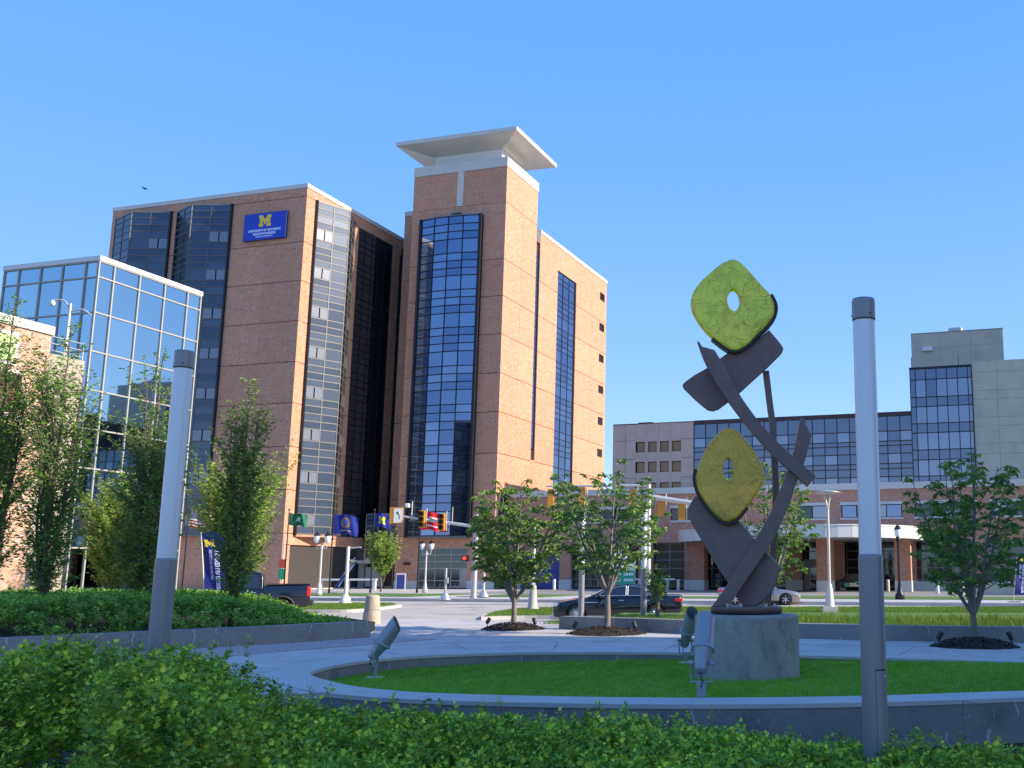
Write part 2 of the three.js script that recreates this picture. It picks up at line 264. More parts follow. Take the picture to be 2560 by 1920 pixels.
struct('planting_bed', slab([[-40, 4], [30, 4], [30, -15], [0.3, -13.2], [-3, -11.6], [-6, -11.0], [-9, -10.0], [-12, -9.25], [-40, -8.6]], -0.352, -0.3), M.soil);
{ // the concrete ring round the lawn: segments with open joints
  const ring = thing('ring_wall', 'low curved concrete kerb wall ringing the oval lawn', 'wall');
  const n = ringIn.length, per = 10;
  for (let k = 0; k < n; k += per) {
    const a = [], b = []; for (let i = k; i <= k + per; i++) { a.push(ringMid[i % n]); b.push(ringOut[i % n]); }
    const cut = (p, q, t) => [p[0] + (q[0] - p[0]) * t, p[1] + (q[1] - p[1]) * t];
    a[0] = cut(a[0], a[1], 0.012); b[0] = cut(b[0], b[1], 0.012);
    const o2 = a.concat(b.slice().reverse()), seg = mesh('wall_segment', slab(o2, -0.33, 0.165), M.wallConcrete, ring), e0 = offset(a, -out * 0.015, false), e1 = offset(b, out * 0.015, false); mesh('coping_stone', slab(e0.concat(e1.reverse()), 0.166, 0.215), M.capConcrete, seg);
  }
}
{ const g = new THREE.ShapeGeometry(polyShape(ringIn.map(([x, z]) => [x, -z]))); g.rotateX(-Math.PI / 2); const p = g.attributes.position; for (let i = 0; i < p.count; i++) p.setY(i, 0.185 + 0.019 * p.getX(i)); g.computeVertexNormals(); const m = struct('lawn', metreUV(g), M.turf); }
{ // sealed joints across the plaza paving
  const gs = [], line = (a, b) => { const dx = b[0] - a[0], dz = b[1] - a[1], l = Math.hypot(dx, dz), nx = (-dz / l) * 0.007, nz = (dx / l) * 0.007; gs.push(slab([[a[0] + nx, a[1] + nz], [b[0] + nx, b[1] + nz], [b[0] - nx, b[1] - nz], [a[0] - nx, a[1] - nz]], 0.2005, 0.2025)); };
  const far = offset(ringIn, out * 3.1, true), n = ringIn.length; for (let i = 0; i < n; i += 5) if (ringIn[i][1] < -12.6 && far[i][1] > -22.4 && far[i][0] > -12.8) line(ringOut[i], far[i]);
  for (let i = 0; i + 1 < n; i++) if (far[i][1] < -15 && far[i][0] > -12 && far[i][0] < 4 && far[i][1] > -22.4) line(far[i], far[i + 1]);
  struct('paving_joints', gs, M.trim); }
const lawnY = (x) => 0.185 + 0.019 * x;

function lowWall(name, label, pts, y0, tops, thick, mat, capMat) {
  const w = thing(name, label, 'wall'), c = openCurve(pts, pts.length * 8), b = offset(c, thick, false), n = c.length - 1, per = Math.ceil(n / 6);
  for (let k = 0; k < n; k += per) {
    const e = Math.min(n, k + per), a = c.slice(k, e + 1), r = b.slice(k, e + 1).reverse(), top = tops[0] + (tops[1] - tops[0]) * (k / n);
    mesh('wall_segment', slab(a.concat(r), y0, top), mat, w);
  }
  return w;
}
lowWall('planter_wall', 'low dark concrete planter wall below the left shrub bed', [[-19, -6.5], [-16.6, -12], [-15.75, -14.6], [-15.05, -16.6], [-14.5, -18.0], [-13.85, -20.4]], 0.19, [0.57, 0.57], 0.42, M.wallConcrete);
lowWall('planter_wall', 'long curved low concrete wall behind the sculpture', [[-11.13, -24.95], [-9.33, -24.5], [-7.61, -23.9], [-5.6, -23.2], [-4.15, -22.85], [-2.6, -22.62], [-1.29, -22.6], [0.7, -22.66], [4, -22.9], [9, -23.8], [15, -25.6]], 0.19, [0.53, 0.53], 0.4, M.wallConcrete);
struct('left_bed_soil', slab(openCurve([[-19.2, -6.7], [-16.8, -12], [-15.95, -14.6], [-15.25, -16.6], [-14.7, -18.0], [-14.05, -20.2]], 30).concat([[-15.5, -23], [-19, -26], [-30, -28], [-40, -28], [-40, -7]]), 0.19, 0.42), M.soil);
struct('back_bed_lawn', slab(openCurve([[-11.0, -25.3], [-9.2, -24.9], [-7.4, -24.2], [-4.1, -23.15], [-1.29, -22.95], [4, -23.2], [9, -24.1], [15, -25.9]], 40).concat([[18, -37], [2, -37.5], [-7, -35.5], [-12.5, -33.5]]), -0.33, 0.3), M.farTurf);

const rr = rng(77);
// ---------------------------------------------------------------- the tall brick hospital: west wing, tower, east wing
function brickFace(b, axis, at, thick, spans, levels, mat, gap = 0.07) {   // floor-high brick panels with open joints
  const tones = mat.tones ?? (mat.tones = [0.95, 0.98, 1, 1.03].map((k) => { const m = mat.clone(); m.color.setScalar(k); return m; })), cut = [];
  for (const [a, c] of spans) { const n = Math.max(1, Math.round((c - a) / 5)), w = (c - a) / n; for (let k = 0; k < n; k++) cut.push([a + k * w + (k ? 0.012 : 0), a + (k + 1) * w - (k < n - 1 ? 0.012 : 0)]); }
  for (const [s0, s1] of cut) for (let i = 0; i + 1 < levels.length; i++) {
    const y0 = levels[i] + (i ? gap / 2 : 0), y1 = levels[i + 1] - gap / 2;
    mesh('brick_panel', axis === 'z' ? bx(s0, s1, y0, y1, at, at - thick) : bx(at, at - thick, y0, y1, s0, s1), tones[Math.floor(rr() * 4)], b);
  }
}
const LV = [6.0, 10.7, 15.4, 20.2, 24.8, 29.45, 34.08, 38.62, 44.0, 45.02];
{ // west wing
  const b = thing('hospital_wing', 'tall brick hospital wing with the blue sign and pointed dark glass bays', 'building');
  mesh('wall_core', [bx(-99.75, -72.45, 0, 45.0, -89.85, -118)], M.core, b);
  brickFace(b, 'z', -89.57, 0.2, [[-82.3, -72.2]], [0, ...LV], M.brick);
  brickFace(b, 'z', -89.57, 0.2, [[-99.86, -99.35], [-91.0, -90.25]], [0, ...LV], M.brick);
  brickFace(b, 'z', -89.57, 0.2, [[-99.35, -91.0], [-90.25, -82.3]], [44.0, 45.02], M.brick);
  brickFace(b, 'z', -89.57, 0.2, [[-99.35, -91.0], [-90.25, -82.3]], [0, 6.0], M.brick);
  const side = [0, 4.8, ...LV];
  brickFace(b, 'x', -72.2, 0.2, [[-90.75, -89.775]], side, M.brick);
  brickFace(b, 'x', -72.2, 0.2, [[-91.3, -90.75], [-99.4, -98.5]], side.slice(1), M.brick);
  brickFace(b, 'x', -72.2, 0.2, [[-98.5, -91.3], [-108.2, -99.4]], [4.8, 6.0], M.brick);
  brickFace(b, 'x', -72.2, 0.2, [[-98.5, -91.3], [-106.7, -99.4]], [43.75, 45.02], M.brick);
  brickFace(b, 'x', -72.2, 0.2, [[-108.3, -106.7]], [6.0, ...LV.slice(1)], M.brick);
  brickFace(b, 'x', -72.2, 0.2, [[-118, -108.3]], [43.0, 45.02], M.brick);
  mesh('cornice', [bx(-99.92, -72.12, 45.02, 45.5, -89.5, -90.0), bx(-72.6, -72.12, 45.021, 45.499, -90.0, -118)], M.stone, b);
  mesh('roof', bx(-99.6, -72.7, 44.9, 45.2, -90.05, -118), M.asphalt, b);
  const { vs, kinds } = bandRows(4, 1.34, 43.9);
  const facet = (name, a, c, n, cols, fm, fw, vent, mats, loose) => {   // one flat side of a bay from a to c (x, z)
    const u = V(c[0] - a[0], 0, c[1] - a[1]), L = u.length(), us = steps(0, L, cols);
    return glazing(b, name, V(a[0], 0, a[1]), u, n, us, vs, fm, fw, (i, j, w, h) => {
      const cx = (us[i] + us[i + 1]) / 2;
      if (kinds[j] === 'v' && i === vent) return [-1, 1].map((s) => ({ name: 'vent_window', w: w / 2 - 0.1, h: h - 0.12, cx: cx + (s * w) / 4, cz: 0.03, mat: mats[2] }));
      return { name: kinds[j] === 'v' ? 'window_pane' : 'spandrel_panel', mat: mats[rr() < 0.5 ? 0 : 1], stuff: loose && kinds[j] !== 'v' };
    });
  };
  const dark = [M.glassWest, M.glassWest2, M.blind];
  const prism = (name, pts, y0, y1, m) => mesh(name, slab(pts, y0, y1), m, b);
  const nrm = (a, c, s = 1) => V(-(c[1] - a[1]) * s, 0, (c[0] - a[0]) * s);
  // the two bays on the front
  for (const [l, p, r, loose] of [[[-99.3, -89.6], [-95.3, -88.05], [-91.05, -89.45], true], [[-90.2, -89.6], [-86.68, -88.15], [-82.4, -89.45], false]]) {
    facet('front_bay_side', l, p, nrm(l, p), 2, M.mullionBay, 0.1, -1, dark, loose);
    facet('front_bay_face', p, r, nrm(p, r), 2, M.mullionBay, 0.1, 1, dark, loose);
    prism('bay_roof', [l, p, r], 43.96, 44.1, M.mullionGrey); prism('bay_soffit', [l, p, r], 5.75, 5.94, M.mullionGrey);
    mesh('bay_jamb', bx(r[0], r[0] + 0.22, 5.8, 44.08, -89.3, -89.575), M.mullionDark, b);
  }
  // the sunlit bay on the side
  const A = [-72.0, -91.3], B = [-70.3, -94.9], C = [-72.15, -98.5];
  facet('side_bay_face', A, B, nrm(A, B), 2, M.mullionBay, 0.11, 0, dark, false);
  facet('side_bay_return', B, C, nrm(B, C), 2, M.mullionBay, 0.09, 1, dark, true);
  prism('bay_roof', [A, C, B].reverse(), 43.97, 44.12, M.mullionBay); prism('bay_soffit', [A, C, B].reverse(), 5.7, 5.92, M.brick);
  mesh('bay_jamb', bx(-72.2, -71.9, 5.8, 44.1, -91.1, -91.3), M.mullionDark, b);
  // shaded curtain wall behind the bay
  const us = steps(0, 7.2, 5);
  glazing(b, 'shaded_curtain_wall', V(-72.3, 0, -99.45), V(0, 0, -1), V(1, 0, 0), us, vs, M.mullionDark, 0.09, (i, j) => ({ name: kinds[j] === 'v' ? 'window_pane' : 'spandrel_panel', mat: kinds[j] === 'v' && i === 0 ? M.glassWest2 : M.glassDeep, stuff: kinds[j] !== 'v' }));
  // lobby front below the bay
  glazing(b, 'lobby_glazing', V(-73.2, 0, -90.9), V(0, 0, -1), V(1, 0, 0), steps(0, 14, 7), [0.15, 2.6, 3.3, 4.75], M.mullionGrey, 0.1, () => ({ mat: M.shopGlass }));
  mesh('lobby_beam', bx(-73.1, -72.7, 2.55, 3.25, -90.95, -104.9), M.stone, b);
  mesh('lobby_floor', bx(-75, -72.2, 0.02, 0.12, -90, -108), M.stone, b);
  // link to the tower
  glazing(b, 'link_glazing', V(-72.2, 0, -108.6), V(1, 0, 0), V(0, 0, 1), steps(0, 6.1, 3), vs, M.mullionDark, 0.09, (i, j) => ({ name: kinds[j] === 'v' ? 'window_pane' : 'spandrel_panel', mat: M.glassDeep, stuff: true }));
}
{ // the sign on the west wing
  const s = thing('wall_sign', 'blue hospital sign with a yellow block letter M on the brick wall', 'sign', [-77.33, 40.82, -89.35]);
  const t = print(1024, 576, (x, w, h) => {
    x.fillStyle = '#1239b4'; x.fillRect(0, 0, w, h); blockM(x, 512, 170, 300, '#f0c818'); x.fillStyle = '#ffffff'; x.textAlign = 'center';
    x.font = 'bold 70px sans-serif'; x.fillText('UNIVERSITY OF MICHIGAN', w / 2, 402, 800); x.fillText('HEALTH-SPARROW', w / 2, 476, 560); x.font = 'bold 40px serif'; x.fillText('MICHIGAN MEDICINE', w / 2, 526, 420);
  });
  mesh('sign_cabinet', new RoundedBoxGeometry(5.72, 3.2, 0.3, 2, 0.03), M.navy, s);
  const f = new THREE.PlaneGeometry(5.64, 3.12); f.translate(0, 0, 0.156); mesh('sign_face', f, S(0xffffff, 0.45, { map: t }), s);
}
{ // the tower
  const b = thing('hospital_tower', 'brick hospital tower with curved glass bay and flat oversailing roof', 'building');
  mesh('wall_core', [bx(-65.75, -53.55, 0, 51.3, -101.5, -109.8), bx(-70.0, -65.8, 0, 47.7, -106.2, -112)], M.core, b);
  const L2 = [6.0, 10.7, 15.4, 20.2, 24.8, 29.45, 34.08, 38.62, 45.7, 50.2];
  brickFace(b, 'z', -101.23, 0.2, [[-66.0, -64.55], [-56.35, -53.31]], L2.slice(0, -1), M.brick);
  brickFace(b, 'z', -101.23, 0.2, [[-64.55, -56.35]], [44.25, 45.7], M.brick);
  brickFace(b, 'z', -101.23, 0.2, [[-66.0, -59.95], [-59.1, -53.31]], [45.7, 50.2], M.brick);
  brickFace(b, 'z', -101.23, 0.2, [[-66.0, -62.85], [-56.6, -53.31]], [0.9, 6.0], M.brick); brickFace(b, 'z', -101.23, 0.2, [[-62.85, -56.6]], [4.65, 6.0], M.brick);
  brickFace(b, 'x', -53.31, 0.2, [[-109.8, -101.435]], [10.7, ...L2.slice(2)], M.brick);
  brickFace(b, 'z', -106, 0.15, [[-70.2, -66.0]], [0, 10.7, 20.2, 29.45, 38.62, 47.3], M.brick);
  mesh('stone_base', [bx(-66.03, -62.85, 0, 0.9, -101.2, -101.5), bx(-56.6, -53.28, 0, 0.9, -101.2, -101.5)], M.stone, b);
  mesh('cornice', [bx(-66.06, -53.25, 50.2, 51.4, -101.17, -101.6), bx(-53.7, -53.25, 50.201, 51.399, -101.6, -109.9), bx(-70.25, -66.06, 47.3, 47.9, -105.95, -106.3)], M.stone, b);
  mesh('stone_strip', bx(-59.94, -59.11, 45.75, 50.2, -101.2, -101.4), M.stone, b);
  mesh('roof_neck', bx(-63.9, -54.7, 51.3, 53.1, -102.4, -109), M.white, b);
  { // oversailing roof: a thin slab on an upside-down hipped soffit
    const top = [[-68, -99.9], [-51.55, -99.9], [-51.55, -111.4], [-68, -111.4]], nk = [[-63.7, -102.6], [-54.9, -102.6], [-54.9, -108.8], [-63.7, -108.8]];
    mesh('roof_slab', slab(top, 54.02, 54.5), M.stone, b);
    for (let i = 0; i < 4; i++) { const j = (i + 1) % 4, a = [top[i][0], 54.02, top[i][1]], c = [top[j][0], 54.02, top[j][1]], d = [nk[j][0], 52.95, nk[j][1]], e = [nk[i][0], 52.95, nk[i][1]]; const g = new THREE.BufferGeometry(); g.setAttribute('position', new THREE.Float32BufferAttribute([...a, ...c, ...d, ...a, ...d, ...e], 3)); g.computeVertexNormals(); mesh('roof_soffit', metreUV(g), M.soffit, b); }
  }
  { // curved bay
    const { vs, kinds } = bandRows(3, 1.75, 44.2), n = 4, pts = [];
    for (let i = 0; i <= n; i++) { const t = i / n; pts.push([-64.3 + 7.75 * t, -100.75 + 0.42 * (1 - (2 * t - 1) ** 2)]); }
    for (let i = 0; i < n; i++) {
      const a = pts[i], c = pts[i + 1], u = V(c[0] - a[0], 0, c[1] - a[1]), Ln = u.length();
      glazing(b, 'curved_bay_strip', V(a[0], 0, a[1]), u, V(-u.z, 0, u.x), [0, Ln], vs, M.mullionDark, 0.1, (q, j) => ({ name: kinds[j] === 'v' ? 'window_pane' : 'spandrel_panel', mat: [M.glassTower, M.glassTower2, M.glassTower3][Math.floor(rr() * 3)], tilt: (rr() - 0.5) * 0.006 }), 0.14);
    }
    mesh('bay_jamb', [bx(-64.6, -64.3, 5.8, 44.35, -100.6, -101.3), bx(-56.55, -56.2, 5.8, 44.35, -100.6, -101.3)], M.mullionDark, b);
    const lid = [...pts, [-56.55, -101.25], [-64.3, -101.25]]; mesh('bay_roof', slab(lid, 44.25, 44.4), M.mullionGrey, b); mesh('bay_soffit', slab(lid, 5.72, 5.95), M.mullionGrey, b);
    mesh('flood_light', bx(-60.4, -59.2, 44.7, 44.85, -100.7, -101.23), M.mullionGrey, b);
  }
  glazing(b, 'ground_glazing', V(-62.83, 0, -101.33), V(1, 0, 0), V(0, 0, 1), [0, 2.1, 4.15, 6.2], [0.18, 0.95, 2.3, 3.1, 3.85, 4.6], M.mullionPale, 0.09, (i, j) => (i === 2 && j < 2 ? null : { mat: M.shopGlass }));
  const dr = mesh('door', [bx(-58.6, -57.55, 0.15, 2.25, -101.3, -101.36)], M.shopGlass, b); mesh('door_frame', [bx(-58.72, -58.6, 0.12, 2.35, -101.25, -101.4), bx(-57.55, -57.43, 0.12, 2.35, -101.25, -101.4), bx(-58.6, -57.55, 2.25, 2.35, -101.26, -101.39), bx(-58.6, -57.55, 0.15, 0.35, -101.27, -101.38)], M.mullionPale, dr);
  mesh('side_panel', bx(-57.43, -56.63, 0.2, 2.3, -101.32, -101.4), M.mullionPale, b);
  mesh('wall_lamp', rbox(0.75, 0.28, 0.4, 0.08, -64.3, 2.85, -101.0), M.black, b);
}
{ // entrance vestibule in the corner between wing and tower
  const b = thing('entrance_vestibule', 'glazed entrance vestibule with pale frames between wing and tower', 'entrance', [0, 0, 0]);
  glazing(b, 'vestibule_front', V(-71.6, 0, -103.4), V(1, 0, 0), V(0, 0, 1), [0, 1.7, 3.4, 5.3], [3.6, 4.6, 6.0, 7.4, 8.8], M.mullionPale, 0.1, () => ({ mat: M.glassDeep }));
  mesh('entrance_canopy', bx(-72.0, -66.1, 2.9, 3.5, -102.2, -104), M.whitePanel, b);
  mesh('entrance_wall', bx(-72.1, -71.4, 0, 2.9, -103.0, -104), M.paleConcrete, b);
  const d = mesh('entrance_doors', bx(-71.3, -66.4, 0.1, 2.85, -103.5, -103.6), M.shopGlass, b); mesh('door_frame', [0, 1, 2, 3, 4].map((i) => bx(-71.3 + i * 1.2, -71.2 + i * 1.2, 0.1, 2.9, -103.42, -103.5)), M.mullionPale, d);
  mesh('white_screen', bx(-71.2, -68.9, 0.2, 2.5, -103.2, -103.35), M.whitePanel, b);
  mesh('vestibule_core', bx(-71.5, -66.2, 0.1, 8.8, -103.75, -108), M.core, b);
}
{ // east wing
  const b = thing('hospital_wing', 'sunlit brick hospital wing with a column of dark windows and square vents', 'building');
  mesh('wall_core', [bx(-70, -53.6, 0, 45.0, -110.0, -134.0)], M.core, b);
  const side = [9, 10.7, 15.4, 20.2, 24.8, 29.45, 34.08, 38.62, 45.02];
  brickFace(b, 'x', -53.31, 0.25, [[-116.5, -110.9], [-134.16, -122.75]], side, M.brick);
  brickFace(b, 'x', -53.31, 0.25, [[-122.75, -116.5]], [41.8, 45.02], M.brick);
  brickFace(b, 'x', -53.315, 0.25, [[-110.9, -109.8]], [9, 15.6], M.brick);
  mesh('cornice', [bx(-53.8, -53.22, 45.02, 45.5, -110.85, -134.2)], M.stone, b); mesh('roof', bx(-70, -53.8, 44.95, 45.2, -110.2, -134.1), M.asphalt, b);
  mesh('cap_flashing', bx(-53.9, -53.3, 43.6, 45.4, -109.85, -110.8), M.mullionGrey, b);
  const rows = []; for (const f of side.slice(1)) if (f < 41.8) rows.push(f, f + 1.6, f + 2.35, f + 3.1, f + 3.85); const vs = [...rows.filter((v) => v < 41.6), 41.8];
  glazing(b, 'window_column', V(-53.5, 0, -116.55), V(0, 0, -1), V(1, 0, 0), [0, 2.05, 4.1, 6.15], vs, M.mullionDark, 0.09, () => ({ mat: rr() < 0.5 ? M.glassTower3 : M.glassTower, tilt: (rr() - 0.5) * 0.01 }));
  glazing(b, 'slit_window', V(-53.48, 0, -109.85), V(0, 0, -1), V(1, 0, 0), [0.03, 0.98], rows.filter((v) => v > 15.5 && v < 43), M.mullionDark, 0.08, () => ({ mat: M.glassTower3 }));
  for (let k = 0; k < 6; k++) {
    const y = 42.45 - k * 4.68, f = mesh('vent_frame', [bx(-53.33, -53.22, y - 0.55, y - 0.47, -131.5, -133.2), bx(-53.33, -53.22, y + 0.47, y + 0.55, -131.5, -133.2), bx(-53.33, -53.22, y - 0.47, y + 0.47, -131.5, -131.6), bx(-53.33, -53.22, y - 0.47, y + 0.47, -133.1, -133.2)], M.mullionBronze, b);
    mesh('vent_back', bx(-53.305, -53.29, y - 0.47, y + 0.47, -131.6, -133.1), M.core, f);
    for (let i = 0; i < 6; i++) { const s = new THREE.BoxGeometry(0.1, 0.05, 1.48); s.rotateZ(0.6); s.translate(-53.25, y - 0.39 + i * 0.156, -132.35); mesh('vent_slat', s, M.mullionBronze, f); }
  }
}

// ---------------------------------------------------------------- the long hospital building on the right
{
  const b = thing('hospital_building', 'long hospital building with brick ground floors, blue curtain wall and pale concrete blocks', 'building');
  const zp = -104, zu = -105;
  mesh('wall_core', [bx(-52.9, 45, 0, 10.6, -107.5, -140), bx(-40.3, 45, 10.6, 18.3, -105.4, -128), bx(-6.5, 45, 18.3, 22.9, -105.4, -128)], M.core, b);
  // brick storey with windows
  const wins = [[-43.5, -38.2], [-33.3, -29.2], [-19.14, -15.92], [-14.44, -8.14], [-6.85, -0.76], [0.69, 5.4], [7, 13], [15, 21]], y0 = 5.1, wy0 = 7.5, wy1 = 8.85, y1 = 10.45;
  let x = -53.2; const spans = []; for (const [a, c] of wins) { spans.push([x, a]); x = c; } spans.push([x, 45]);
  for (const [a, c] of spans) mesh('brick_panel', bx(a, c, y0, y1, zp, zp - 0.3), M.brickRed, b);
  for (const [a, c] of wins) {
    mesh('brick_panel', bx(a, c, y0, wy0 - 0.2, zp, zp - 0.3), M.brickRed, b); mesh('brick_panel', bx(a, c, wy1 + 0.3, y1, zp, zp - 0.3), M.brickRed, b);
    mesh('window_sill', bx(a - 0.1, c + 0.1, wy0 - 0.2, wy0, zp + 0.08, zp - 0.3), M.stone, b); mesh('window_lintel', bx(a - 0.1, c + 0.1, wy1, wy1 + 0.3, zp + 0.06, zp - 0.3), M.stone, b);
    const n = Math.max(2, Math.round((c - a) / 1.6)); glazing(b, 'strip_window', V(a, 0, zp - 0.2), V(1, 0, 0), V(0, 0, 1), steps(0.05, c - a - 0.05, n), [wy0 + 0.03, wy1 - 0.02], M.mullionDark, 0.1, (i) => ({ mat: (i + n) % 3 === 0 ? M.glassMain2 : rr() < 0.4 ? M.glassTower : M.shopGlass }));
  }
  mesh('stone_band', [bx(-53.25, 45, 10.45, 11.12, zp + 0.15, zp - 1.2)], M.stone, b);
  // ground floor: piers, openings, glazing
  const piers = [[-53.2, -51.5], [-46.5, -45.2], [-37.0, -35.4], [-31.7, -30.1], [-20.5, -18.8], [-15.7, -14.3], [-8.4, -6.9], [-1.2, 0.2], [6.5, 8], [15, 16.5], [26, 45]];
  for (const [a, c] of piers) { mesh('brick_pier', bx(a, c, 1.05, y0, zp, zp - 0.9), M.brickRed, b); mesh('stone_base', bx(a - 0.03, c + 0.03, 0, 1.05, zp + 0.03, zp - 0.9), M.stone, b); }
  for (let i = 0; i + 1 < piers.length; i++) {
    const a = piers[i][1], c = piers[i + 1][0]; if (c - a < 1) continue;
    if (i === 0) { // blue roller door
      for (let k = 0; k < 4; k++) mesh('roller_panel', bx(a, c, 0.1 + k * 0.97, 1.04 + k * 0.97, zp - 0.4, zp - 0.5), M.doorBlue, b); mesh('brick_panel', bx(a, c, 4.0, y0, zp - 0.05, zp - 0.5), M.brickRed, b); continue;
    }
    const deep = i >= 3 && i <= 5 ? zp - 2.6 : zp - 0.6, n = Math.max(2, Math.round((c - a) / 2.1));
    glazing(b, 'ground_glazing', V(a, 0, deep), V(1, 0, 0), V(0, 0, 1), steps(0, c - a, n), [0.25, 1.1, 2.3, 3.2, 4.1, 5.05], M.mullionGrey, 0.08, () => ({ mat: M.shopGlass }));
    mesh('floor_slab', bx(a, c, y0 - 0.04, y0 + 0.12, zp - 0.32, deep - 0.3), M.stone, b);
    if (i >= 6) mesh('low_wall', bx(a, c, 0, 0.95, zp - 0.1, zp - 0.5), M.stone, b);
  }
  { const d = mesh('entrance_surround', [bx(-18.8, -18.3, 0, 3.2, zp - 1.6, zp - 2.2), bx(-15.9, -15.2, 0, 3.2, zp - 1.6, zp - 2.2), bx(-18.3, -15.9, 2.5, 3.2, zp - 1.6, zp - 2.2)], M.paleConcrete, b); mesh('door', bx(-18.2, -16.0, 0.1, 2.45, zp - 1.9, zp - 1.96), M.shopGlass, d); mesh('door_frame', [bx(-18.25, -18.1, 0.1, 2.45, zp - 1.8, zp - 1.9), bx(-16.1, -15.95, 0.1, 2.45, zp - 1.8, zp - 1.9), bx(-18.1, -16.1, 1.1, 1.25, zp - 1.8, zp - 1.9), bx(-18.1, -16.1, 2.3, 2.45, zp - 1.8, zp - 1.9)], M.white, d); }
  // pink concrete part: precast panels round recessed windows
  const cx = [-40.64, -37.84, -36.73, -36.4, -35.32, -34.97, -33.86, -33.56, -32.43, -30.95], ry = [11.1, 12.6, 13.05, 14.25, 14.6, 15.35, 16.55, 18.5];
  for (const [a, c] of [[cx[0], -39.1], [-39.08, cx[1]], [cx[8], cx[9]]]) for (const [p, q] of [[11.12, 12.4], [12.42, 14.6], [14.62, 16.7], [16.72, 18.6]]) mesh('precast_panel', bx(a, c - 0.02, p, q - 0.02, zu, zu - 0.35), M.pinkConcrete, b);
  const rows = [[11.12, 11.85], [13.02, 14.25], [15.33, 16.55]];
  for (let k = 0; k < 4; k++) {
    const a = cx[1 + 2 * k], c = cx[2 + 2 * k], l = k ? (cx[2 * k] + a) / 2 : a - 0.01, r = k < 3 ? (c + cx[3 + 2 * k]) / 2 : c;
    for (const [p, q] of [[11.85, 13.02], [14.25, 15.33], [16.55, 18.6]]) mesh('precast_panel', bx(l + 0.01, r - 0.01, p, q, zu, zu - 0.35), M.pinkConcrete, b);
    for (const [p, q] of rows) { mesh('precast_panel', bx(l + 0.01, a, p + 0.002, q - 0.002, zu - 0.003, zu - 0.35), M.pinkConcrete, b); mesh('precast_panel', bx(c, r - 0.01, p + 0.002, q - 0.002, zu - 0.003, zu - 0.35), M.pinkConcrete, b); glazing(b, 'punched_window', V(a, 0, zu - 0.28), V(1, 0, 0), V(0, 0, 1), [0.05, c - a - 0.05], [p + 0.05, q - 0.05], M.mullionBronze, 0.07, () => ({ mat: M.glassBrown }), 0.08); }
  }
  mesh('parapet', bx(-40.66, -30.9, 18.6, 18.68, zu + 0.05, zu - 0.6), M.mullionBronze, b); mesh('roof_vent', bx(-37.6, -35.9, 18.68, 18.8, zu - 0.1, zu - 1), M.mullionBronze, b);
  mesh('precast_side', bx(-40.6, -40.3, 11.1, 18.6, zu - 0.36, -128), M.pinkConcrete, b);
  // blue curtain wall
  const cwY = [11.16, 11.82, 12.68, 13.21, 14.27, 15.14, 15.61, 16.68, 18.29];
  glazing(b, 'curtain_wall', V(-30.9, 0, zu), V(1, 0, 0), V(0, 0, 1), steps(0, 24.1, 18), cwY, M.mullionBronze, 0.1, (i, j) => { const vent = (j === 3 || j === 6) && (i * 7 + j) % 5 < 2; return { name: j === 3 || j === 6 || j === 0 ? 'window_pane' : 'spandrel_panel', mat: vent || (j === 0 && i % 2) ? M.glassMain2 : M.glassMain, tilt: (rr() - 0.5) * 0.012 }; });
  mesh('parapet', bx(-30.88, -6.78, 18.3, 18.72, zu + 0.08, zu - 0.5), M.mullionBronze, b);
  // glass stair tower
  const gY = [11.16, 11.72, 13.42, 14.47, 16.26, 17.25, 19.05, 20.06, 21.94, 23.1], gX = [-6.88, -6.33, -5.27, -4.17, -3.11, -2.02, -0.97, -0.6];
  glazing(b, 'glass_tower', V(0, 0, zu + 0.5), V(1, 0, 0), V(0, 0, 1), gX, gY, M.mullionDark, 0.09, (i, j) => ({ name: j % 2 ? 'window_pane' : 'spandrel_panel', mat: j % 2 && i > 0 && !(i === 2 && j === 7) ? M.glassMain2 : M.glassMain, tilt: (rr() - 0.5) * 0.01 }));
  mesh('glass_tower_core', [bx(-6.86, -0.6, 11.1, 23.0, zu + 0.38, zu - 2)], M.core, b); mesh('glass_tower_cap', bx(-6.95, -0.55, 23.1, 23.3, zu + 0.6, zu - 3), M.mullionDark, b);
  // pale concrete blocks
  const jy = [11.12, 12.13, 13.88, 14.91, 16.74, 17.65, 19.56, 20.48, 22.41, 23.6];
  for (let j = 0; j + 1 < jy.length; j++) for (const [a, c] of [[-0.52, 1.9], [1.92, 5.2], [5.22, 9], [9.02, 14], [14.02, 20], [20.02, 30]]) mesh('precast_panel', bx(a, c, jy[j] + 0.02, jy[j + 1], zu + 0.4, zu - 0.2), M.paleConcrete, b);
  mesh('precast_side', bx(-0.5, -0.2, 11.1, 23.6, zu - 0.21, zu - 8), M.paleConcrete, b);
  mesh('pale_core', bx(-0.15, 30, 11.1, 23.4, zu - 0.2, zu - 20), M.core, b);
  for (const [a, c] of [[-7.48, -4.1], [-4.08, -0.6], [-0.58, 3.1]]) for (const [p, q] of [[18, 22], [22.02, 26.1], [26.12, 28.4], [28.42, 30.2]]) mesh('penthouse_panel', bx(a, c, p, q, -118, -118.3), M.paleConcrete, b);
  mesh('penthouse_core', bx(-7.4, 3.05, 18, 30.1, -118.32, -129), M.core, b); mesh('penthouse_side', bx(3.06, 3.12, 18, 30.2, -118.3, -129), M.paleConcrete, b); mesh('penthouse_cap', bx(-7.5, 3.15, 30.2, 30.28, -117.95, -129.1), M.mullionGrey, b);
  mesh('roof_hatch', rbox(1.7, 0.9, 1.7, 0.3, -2.3, 30.5, -119.5), M.galv, b); mesh('air_louvre', bx(-6.2, -5.0, 28.0, 28.5, -117.6, -118), M.whitePanel, b);
  for (const px of [-6.75, -1.85]) mesh('aerial', [rod(V(px, 23.3, -106), V(px, 24.7, -106), 0.05)], M.blackIron, b);
